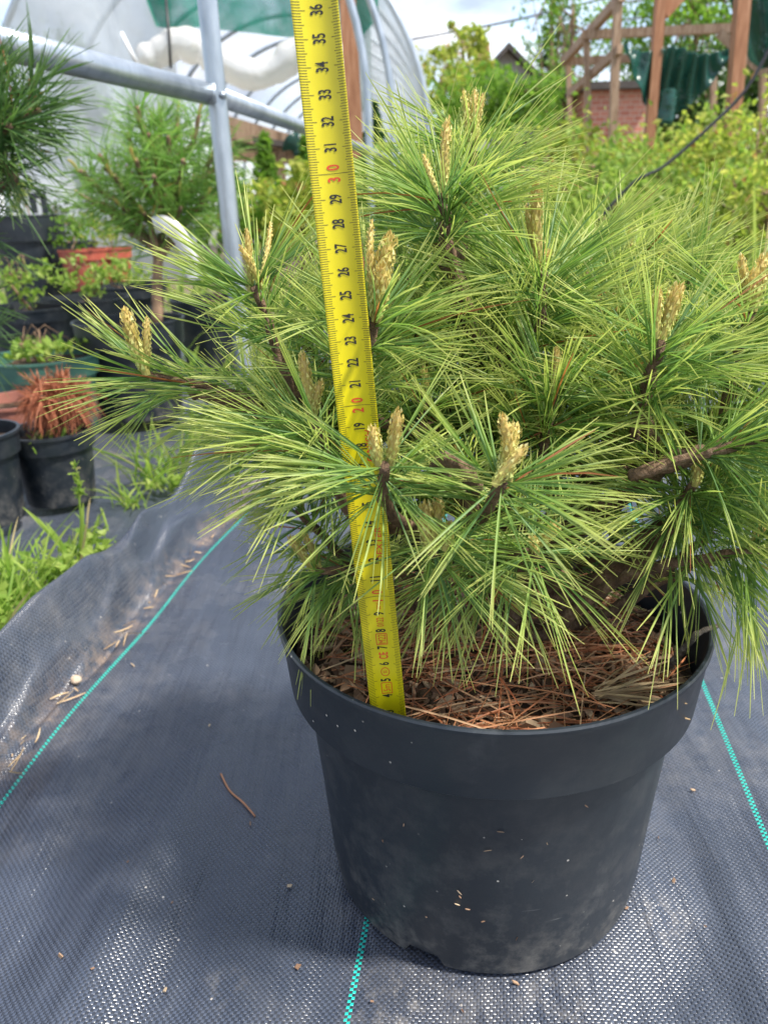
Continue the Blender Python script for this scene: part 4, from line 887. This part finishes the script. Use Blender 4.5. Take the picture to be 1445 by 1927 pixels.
kind(obj('graduations', mesh_np('graduations', np.array(Vt) - TP0, np.array(Ft), None, False), MAT['ink'], tape), 'stuff')
def text(body, s_c, a_c, height, mat, name='numeral', cond=.62, bold=0.0, gap=1.0, shear=0.):
    """lettering reading up the tape: text x -> s (cm), text y -> -a"""
    cu = bpy.data.curves.new('txt', 'FONT'); cu.body = body; cu.align_x = 'CENTER'; cu.align_y = 'CENTER'; cu.size = 1; cu.space_character = gap; cu.offset = bold; cu.resolution_u = 6; cu.shear = shear
    o = bpy.data.objects.new('txt', cu); C.objects.link(o); dg = bpy.context.evaluated_depsgraph_get(); me = bpy.data.meshes.new_from_object(o.evaluated_get(dg)); bpy.data.objects.remove(o)
    n = len(me.vertices); co = np.zeros(n * 3); me.vertices.foreach_get('co', co); co = co.reshape(-1, 3)
    cy_ = (co[:, 1].max() + co[:, 1].min()) / 2; hh = co[:, 1].max() - co[:, 1].min(); k = height / hh; cx_ = (co[:, 0].max() + co[:, 0].min()) / 2
    s = s_c + (co[:, 0] - cx_) * k * cond * 100; a = a_c - (co[:, 1] - cy_) * k / HW
    P = tp(a, s, .00025) - TP0; me.vertices.foreach_set('co', P.ravel()); me.update(); me.materials.clear()
    return obj(name, me, mat, tape)
for k in range(1, 57):
    if k % 10 == 0:
        d1, d2 = str(k)[0], str(k)[1]
        text(d1, k - .24, .05, .0056, MAT['ink_red'], 'numeral', .62, .02); text(d2, k + .24, .05, .0056, MAT['ink_red'], 'numeral', .62, .02)
    else: text(str(k), k, .03, .0053 * TK, MAT['ink'], 'numeral', .53, .022, 1.0)
def frame_box(s0, s1, a0, a1, w_=.02):
    global Vt, Ft
    Vt, Ft = [], []
    patch(a0, a1, s0 - w_, s0 + w_, .00025, 4); patch(a0, a1, s1 - w_, s1 + w_, .00025, 4); wa = w_ * .01 / HW
    patch(a0 - wa, a0 + wa, s0, s1, .00025, 1); patch(a1 - wa, a1 + wa, s0, s1, .00025, 1)
    obj('printed_frame', mesh_np('printed_frame', np.array(Vt) - TP0, np.array(Ft), None, False), MAT['ink_red'], tape)
text('5m', 4.5, .05, .0036, MAT['ink_red'], 'lettering', .68); frame_box(4.17, 4.83, -.24, .34)
text('II', 5.5, .05, .0022, MAT['ink_red'], 'lettering', 1.0)
Vt, Ft = [], []
for k in range(24):
    a0_, a1_ = k * 6.2832 / 24, (k + 1) * 6.2832 / 24
    b0 = len(Vt)
    for q_, a_ in ((1, a0_), (.84, a0_), (.84, a1_), (1, a1_)): Vt.append(tp(.05 + .25 * q_ * math.cos(a_), 5.5 + .27 * q_ * math.sin(a_), .00025))
    Ft.append((b0, b0 + 1, b0 + 2, b0 + 3))
obj('printed_ring', mesh_np('printed_ring', np.array(Vt) - TP0, np.array(Ft), None, False), MAT['ink_red'], tape)
text('CE', 6.5, .05, .0050, MAT['ink_red'], 'lettering', .50, .02, 1.1); text('M22', 7.5, .05, .0040, MAT['ink_red'], 'lettering', .55); frame_box(7.18, 7.82, -.26, .34)
text('0122', 8.5, .05, .0038, MAT['ink_red'], 'lettering', .50); text('20°C', 9.45, .05, .0024, MAT['ink_red'], 'lettering', .62)
text('DEXTER', 12.9, .42, .0032, MAT['ink_red'], 'lettering', 1.05, .01, 1.1); text('FINISH', 18.0, .42, .0030, MAT['ink_red'], 'lettering', 1.15, .01, 1.15, .2)
m = MB(); m.box((0, .004, -.003), (.016, .010, .0012)); m.box((0, .0085, -.0075), (.016, .0012, .009)); obj('end_hook', m.mesh('end_hook'), MAT['steel'], tape)

# ------------------------------------------------------------------ left: pots and plants
def pot_small(label, px, py, Y, r, h, mat, name='flower_pot', taper=.78, collar=.25, group=None, soil=True, z0=0.0):
    """px,py: centre of the rim; Y its distance"""
    c = at(px, py, Y); t = thing(name, label, 'pot', (c[0], Y, c[2] - h), group); rb = r * taper; zc = h * (1 - collar)
    rm = rb + (r * .95 - rb) * (zc / h)
    prof = [(.001, .0), (rb, .0), (rb + .001, .004), (rm, zc), (rm - .002, zc), (rb - .002, .004), (.001, .004)]
    V, F = lathe(prof, 40); m = MB(); m.add(V, F); sharp(obj('body', m.mesh('body', True), mat, t))
    prof = [(rm, zc - .001), (r * .975, zc), (r, h - .006), (r + .003, h - .005), (r + .003, h), (r - .002, h), (r - .004, zc + .002), (rm, zc + .002)]
    V, F = lathe(prof, 40, True); m = MB(); m.add(V, F); sharp(obj('rim', m.mesh('rim', True), mat, t))
    if soil:
        k = 36; rr = np.linspace(0, r * .96, 12); th = np.arange(k) * 2 * math.pi / k; rg, tq = np.meshgrid(rr, th, indexing='ij'); xx, yy = rg * np.cos(tq), rg * np.sin(tq)
        V = np.stack([xx, yy, h - .022 + .006 * vnoise(xx * 40 + px, yy * 40, 3)], 2).reshape(-1, 3)
        i = (np.arange(11)[:, None] * k + np.arange(k)[None]); j = (np.arange(11)[:, None] * k + (np.arange(k)[None] + 1) % k)
        obj('soil', mesh_np('soil', V, np.stack([i.ravel(), j.ravel(), (j + k).ravel(), (i + k).ravel()], 1)), MAT['soil'], t)
    return t, np.array([c[0], Y, c[2] - .018])
PB = MAT['pot']
t, s1 = pot_small('small black pot holding the dead rust-brown pine', 93, 806, 1.30, .073, .128, PB)
t, s2 = pot_small('scuffed black pot under the dark long-needled pine', -62, 812, 1.19, .075, .15, PB)
t, s3 = pot_small('tall black pot in which the white-tagged pine grows', 242, 600, 1.85, .125, .225, PB)
t, s4 = pot_small('wide dark green plastic pot behind the dead brown pine', 78, 668, 1.72, .120, .17, MAT['green_plastic'])
t, s5 = pot_small('brown terracotta-coloured pot beside the dead brown pine', 25, 752, 1.48, .082, .10, MAT['terracotta'], taper=.72, collar=.35)
t, s6 = pot_small('wide low black pot behind the dark green pot', 155, 560, 2.3, .13, .15, PB)
t, s7 = pot_small('wide low black pot at the feet of the weeds', 60, 575, 2.2, .13, .14, PB)
t, s8 = pot_small('black pot in the back row beside the red pots', 118, 455, 3.4, .13, .24, PB)
t, s9 = pot_small('tall black tub with a carrying lug in the back row', 45, 405, 3.1, .14, .36, PB)
m = MB(); c = at(74, 385, 3.05); m.beam(c - np.array(t.location) + [-.02, 0, -.03], c - np.array(t.location) + [-.02, 0, .03], .02, .012); m.beam(c - np.array(t.location) + [-.03, 0, .03], c - np.array(t.location) + [.03, 0, .03], .012, .02); m.beam(c - np.array(t.location) + [.02, 0, .03], c - np.array(t.location) + [.02, 0, -.03], .02, .012)
obj('lug', m.mesh('lug'), PB, t)
t, s10 = pot_small('red plastic pot in the back row left of the tagged pine', 156, 470, 3.0, .085, .14, MAT['red_plastic'])
t, s11 = pot_small('red plastic pot hiding behind the stem of the tagged pine', 205, 466, 3.2, .085, .16, MAT['red_plastic'])
t, s12 = pot_small('broad black pot directly behind the tagged pine pot', 235, 535, 2.75, .14, .16, PB)
t, s13 = pot_small('black pot half hidden behind the measured pine', 400, 560, 2.5, .13, .2, PB)

# dead pine
def radial_shoots(c, n, r, zr, up=.5, flip=False):
    out = []
    for k in range(n):
        a = k * 2.39996; z = -1 + 2 * (k + .5) / n; q_ = math.sqrt(1 - z * z)
        d = np.array([q_ * math.cos(a), q_ * math.sin(a), z]); p = c + d * np.array([r, r, zr]) * rng.uniform(.75, 1.05); out.append(dict(p=p, ax=nrm(d + [0, 0, up])))
    return out
c = at(108, 745, 1.30); c[2] = max(c[2], s1[2] + .03)
pine('dead_pine', 'dead rust-brown dwarf pine drooping in the small black pot', s1, radial_shoots(c, 22, .050, .026, .0), MAT['bark'], MAT['needle_dead'], [s1, (s1 + c) / 2, c + [0, 0, .01]], .005, 3, .042, .0017, 30, .55, (25, 105), .0018, candles=False, nseg=3, backlen=.035)
# dark pine at the left edge
c = s2 + np.array([.0, .0, .0])
dark = []
for px, py, Y, ax in ((5, 195, 1.12, (.5, -.2, .8)), (62, 150, 1.16, (.35, 0, 1)), (20, 235, 1.06, (.95, -.3, .25)), (75, 205, 1.12, (1, 0, .35)), (-40, 150, 1.1, (.1, -.2, 1)), (10, 290, 1.1, (.9, -.3, -.05)), (-60, 240, 1.05, (-.3, -.4, .6)), (-30, 330, 1.1, (.5, -.5, .1)), (-20, 440, 1.12, (.8, -.3, .1)), (-40, 560, 1.12, (.8, -.3, .15)), (-30, 640, 1.12, (.9, -.3, .0)), (-110, 300, 1.2, (-.8, 0, .5)), (-140, 420, 1.2, (-.8, 0, .3)), (-90, 480, 1.25, (-.2, .6, .4))):
    dark.append(dict(p=at(px, py, Y), ax=ax, ln=.095 if py < 320 else .082, nf=64 if py < 320 else 26))
pine('dark_pine', 'dark green pine with stiff long needles beside the left steel rail', s2, dark, MAT['bark'], MAT['needle_dark'], [s2, s2 + [.01, 0, .15], s2 + [0, .01, .30], at(-30, 230, 1.12)], .012, 2, .095, .0019, 56, .03, (12, 80), .006, backlen=.09)
# tagged pine
c = at(298, 330, 2.05)
st = np.array([at(298, 560, 1.88)[0] - .01, 1.88, s3[2]])
tagp = []
for px, py, Y in ((258, 200, 2.0), (300, 225, 2.05), (335, 215, 2.1), (375, 215, 2.0), (318, 255, 1.95), (185, 290, 2.0), (150, 320, 1.95), (215, 330, 1.9), (255, 300, 1.9), (290, 330, 1.88), (345, 300, 1.9), (400, 290, 2.0), (420, 340, 2.1), (385, 370, 1.95), (230, 390, 1.9), (190, 380, 2.0), (340, 390, 1.9), (270, 400, 1.88), (160, 370, 2.1), (430, 270, 2.15), (300, 290, 2.15), (240, 250, 2.1), (360, 340, 2.1), (330, 350, 2.0), (280, 250, 1.95)):
    p = at(px, py, Y); d = p - (c + [0, 0, -.12]); tagp.append(dict(p=p, ax=nrm(d + [0, 0, .05]), nf=62, c=[(p + nrm(d + np.array([0, 0, .06])) * .03, .004)] if rng.uniform() < .6 else []))
pine('tagged_pine', 'mid-green bushy pine with a white paper tag on its stem', st, tagp, MAT['bark_far'], MAT['needle_mid'], [st, at(297, 500, 1.92), at(305, 440, 1.97), at(300, 350, 2.02), at(285, 260, 2.05)], .014, 2, .098, .0021, 62, .06, (18, 85), .006, nseg=3, backlen=.13)
# paper tag: a looped strip
P = catmull([at(290, 424, 1.74), at(312, 422, 1.72), at(338, 444, 1.71), at(358, 484, 1.71), at(368, 527, 1.71)], 10); T = nrm(np.gradient(P, axis=0)); sd = nrm(np.cross(T, nrm(P - CAM) + np.array([.15, 0, .1])))
hw = .0165; V = np.stack([P - sd * hw, P + sd * hw], 1); V[:, :, 1] += .002 * np.sin(np.arange(len(P)) * .4)[:, None]
o = obj('plant_tag', mesh_np('plant_tag', V.reshape(-1, 3), grid_faces(len(P), 2)), MAT['film_roll']); o.modifiers.new('paper', 'SOLIDIFY').thickness = .0006
tag(o, 'curled white strip label looped round the pine stem', 'tag')

# seedlings and weeds in the back pots
for (s, h, mt, nm, lb) in ((s6, .14, 'leaf_weed', 'seedling_plant', 'leafy green seedling in the wide pot behind the dark green pot'), (s7, .16, 'leaf_weed', 'seedling_plant', 'leafy green weed filling the wide pot at the left edge'), (s8, .2, 'leaf_dark', 'seedling_plant', 'dark green seedling in the black pot beside the red pots'), (s9, .22, 'leaf_yellow', 'seedling_plant', 'yellowish bushy plant in the tall black tub'), (s10, .14, 'leaf_green', 'seedling_plant', 'green seedling in the red pot by the tagged pine'), (s11, .15, 'leaf_yellow', 'seedling_plant', 'yellow-green seedling in the hidden red pot'), (s12, .12, 'leaf_weed', 'seedling_plant', 'low weeds in the broad black pot behind the tagged pine'), (s13, .15, 'leaf_green', 'seedling_plant', 'green plant in the pot half hidden by the measured pine'), (s4, .05, 'leaf_weed', 'seedling_plant', 'tiny weeds sprouting in the dark green pot')):
    tree(nm, lb, s, s + np.array([0, 0, h * .55]), (.09, .08, h * .42), 18, 12, .024, MAT[mt], .004, 'seedlings in the back-row pots', .22, 'seedling', .1)
grass_clump('seedling_plant', 'small shoots sprouting at the foot of the dead brown pine', s1 + [.0, -.02, 0], 14, .05, .022, .5, .005, MAT['grass'], None, 'seedling')

# grass and weeds between the pots
gg = [(40, 1150, .15, 46), (5, 1110, .16, 60), (95, 1090, .12, 40), (140, 1050, .10, 24), (-30, 1190, .14, 50), (20, 1200, .09, 40), (290, 890, .17, 40), (345, 865, .18, 46), (390, 830, .19, 40), (255, 930, .10, 14), (440, 780, .2, 36), (180, 985, .06, 10)]
for px, py, h, n in gg:
    g = gnd(px, py + 25, -.008); g[0] = min(g[0], -.575 + SH * g[1]); grass_clump('grass_clump', 'bright green grass tuft growing along the folded fabric edge', g, max(n, 24), h, .022 if n > 24 else .012, .55, .0034, MAT['grass'], 'grass along the fabric edge')
for px, py in ((20, 1150), (60, 1170), (120, 1090), (10, 1080), (355, 910), (300, 770), (390, 790), (-10, 1210), (150, 1040)):
    g = gnd(px, py + 15, 0); g[0] = min(g[0], -.58 + SH * g[1]); _, pts = clumps(g + [0, 0, .02], (.04, .04, .018), 10, 6, .3, .1)
    tag(leaves('broadleaf_weed', pts, .019, MAT['leaf_weed'], None, (0, 0, 0), .75), 'small round-leaved weed among the grass by the fabric fold', 'weed', 'weeds among the edge grass')
# flowering stalk
g = gnd(150, 1075, 0); g[0] = min(g[0], -.57 + SH * g[1]); top = at(146, 900, g[1]); t = thing('grass_stalk', 'single upright grass stalk with a pale seed head beside the fabric fold', 'grass', g)
tube('stem', catmull([g, g * .5 + top * .5 + [.004, 0, 0], top], 6), np.linspace(.0024, .0012, 13), MAT['leaf_weed'], t, 6, 0, g)
D = nrm(rng.normal(size=(60, 3)) + [0, 0, 1.6]); zz = rng.uniform(-.028, .02, 60)
V, F, uv = ribbons(np.stack([np.full(60, top[0]), np.full(60, top[1]), top[2] + zz], 1), D, .012, .003, 3, .1, None, .3, .3, .1); obj('seed_head', mesh_np('seed_head', V - g, F, uv), MAT['grass'], t)
D = nrm(np.array([[-.5, .1, 1], [.35, -.1, 1], [-.2, -.3, 1], [.15, .2, 1.]])); V, F, uv = ribbons(np.repeat(g[None], 4, 0), D, np.array([.14, .11, .10, .12]), .006, 6, .15, None, .2, .1, .05); obj('blades', mesh_np('blades', V - g, F, uv), MAT['grass'], t)
# low ground vegetation among the back pots
n = 900; P = np.stack([rng.uniform(-2.6, .2, n), rng.uniform(2.2, 5.2, n), np.full(n, -.02)], 1); P[:, 0] -= .0 * P[:, 1]
D = nrm(np.stack([rng.normal(size=n) * .4, rng.normal(size=n) * .4, np.ones(n)], 1)); V, F, uv = ribbons(P, D, rng.uniform(.08, .32, n), .012, 4, .3, None, .2, .1, .05)
kind(tag(obj('ground_weeds', mesh_np('ground_weeds', V, F, uv), MAT['grass']), 'loose weeds and grasses between the back pots', 'weeds'), 'stuff')
n = 2600; P = np.stack([rng.uniform(.2, 3.4, n), rng.uniform(3.2, 6.5, n), np.full(n, -.02)], 1)
D = nrm(np.stack([rng.normal(size=n) * .35, rng.normal(size=n) * .35, np.ones(n)], 1)); V, F, uv = ribbons(P, D, rng.uniform(.15, .55, n), .014, 4, .3, None, .2, .1, .05)
kind(tag(obj('meadow_weeds', mesh_np('meadow_weeds', V, F, uv), MAT['grass']), 'dense mixed weeds covering the overgrown bed', 'weeds'), 'stuff')

# ------------------------------------------------------------------ debris on the fabric
def surf(x, y): return float(fabric_z(np.array([x - SH * y]), np.array([y]))[0])
def on(px, py):
    g = gnd(px, py, .006); g[2] = surf(g[0], g[1]) + .0012; return g
P = np.array([on(416, 1458), on(432, 1484), on(456, 1502), on(479, 1525)]); m = MB(); V, F = tube_arr(catmull(P, 4), .0008, 5); m.add(V - P[0], clean(F))
tag(obj('fallen_needle', m.mesh('fallen_needle', True), MAT['litter'], None, P[0]), 'single dry red-brown needle lying on the open fabric', 'needle')
pp = [(118, 1812), (970, 1840), (310, 1858), (545, 1660), (325, 1702), (1305, 1475), (1185, 1660), (1180, 1700), (560, 1815), (245, 1640), (145, 1285), (470, 1540), (1270, 1640), (180, 1845), (60, 1430), (700, 1880), (870, 1890), (1240, 1560), (1330, 1720), (395, 1370), (250, 1250)]
g = np.array([on(*p) for p in pp]); o = chips('litter_crumbs', g[:, 0], g[:, 1], g[:, 2] + .0008, .0019, MAT['chip'], .3)
kind(tag(o, 'small tan crumbs of bark and straw scattered on the fabric', 'crumbs'), 'stuff')
P = []
for k in range(70):
    v = rng.uniform(.5, 1.35); q_ = abs(rng.normal(0, .14)) + .06; ux = -.43 + (-.512 + .43) * q_; P.append((ux + SH * v, v, float(fabric_z(np.array([-.43]), np.array([v]))[0]) + .052 * float(sm((q_ - .22) / .62)) + .003))
P = np.array(P); D = nrm(rng.normal(size=(70, 3)) * [.6, 1, .12]); V, F, uv = ribbons(P, D, rng.uniform(.008, .035, 70), .0016, 3, .02, None, .2, .5, .1)
kind(tag(obj('straw_bits', mesh_np('straw_bits', V, F, uv), plain('straw_bits', [(.3, (.30, .18, .09)), (.7, (.50, .38, .22))], 60, .8)), 'straw and soil bits caught in the fabric crease', 'straw'), 'stuff')
g = on(145, 1288); m = MB(); V, F = lathe([(.0005, 0), (.005, .001), (.006, .004), (.004, .0075), (.0005, .0085)], 10); V = V * (1 + rng.uniform(-.12, .12, V.shape)); m.add(V, F)
tag(obj('pebble', m.mesh('pebble', True), plain('pebble', [(.3, (.38, .27, .18)), (.7, (.52, .42, .32))], 200, .85), None, g), 'small tan pebble lying in the crease of the fabric', 'pebble')

fl = [(935, 1565), (925, 1600), (860, 1675), (868, 1690), (855, 1700), (1000, 1662), (720, 1580), (700, 1690), (800, 1725), (875, 1710), (1100, 1515), (905, 1735), (970, 1770), (760, 1550), (1030, 1590), (985, 1610)]
P, Dd = [], []
for px, py in fl:
    d = ray(px, py); t_ = .3
    for _ in range(400):                               # march to the pot wall
        q_ = CAM + d * t_; rz_ = RB + (RT_ - RB) * q_[2] / Zc
        if math.hypot(q_[0] - PX, q_[1] - PY) < rz_ + .0012: break
        t_ += .0008
    P.append(q_); nn_ = nrm(np.array([q_[0] - PX, q_[1] - PY, 0])); r_ = rng.normal(size=3); Dd.append(nrm(r_ - nn_ * (r_ @ nn_)))
V, F, uv = ribbons(np.array(P), np.array(Dd), rng.uniform(.0015, .0045, len(P)), .0008, 3, 0., None, .2, .4, .12)
kind(tag(obj('dried_flecks', mesh_np('dried_flecks', V, F, uv), MAT['chip']), 'pale dried flecks stuck to the front of the large pot', 'flecks'), 'stuff')
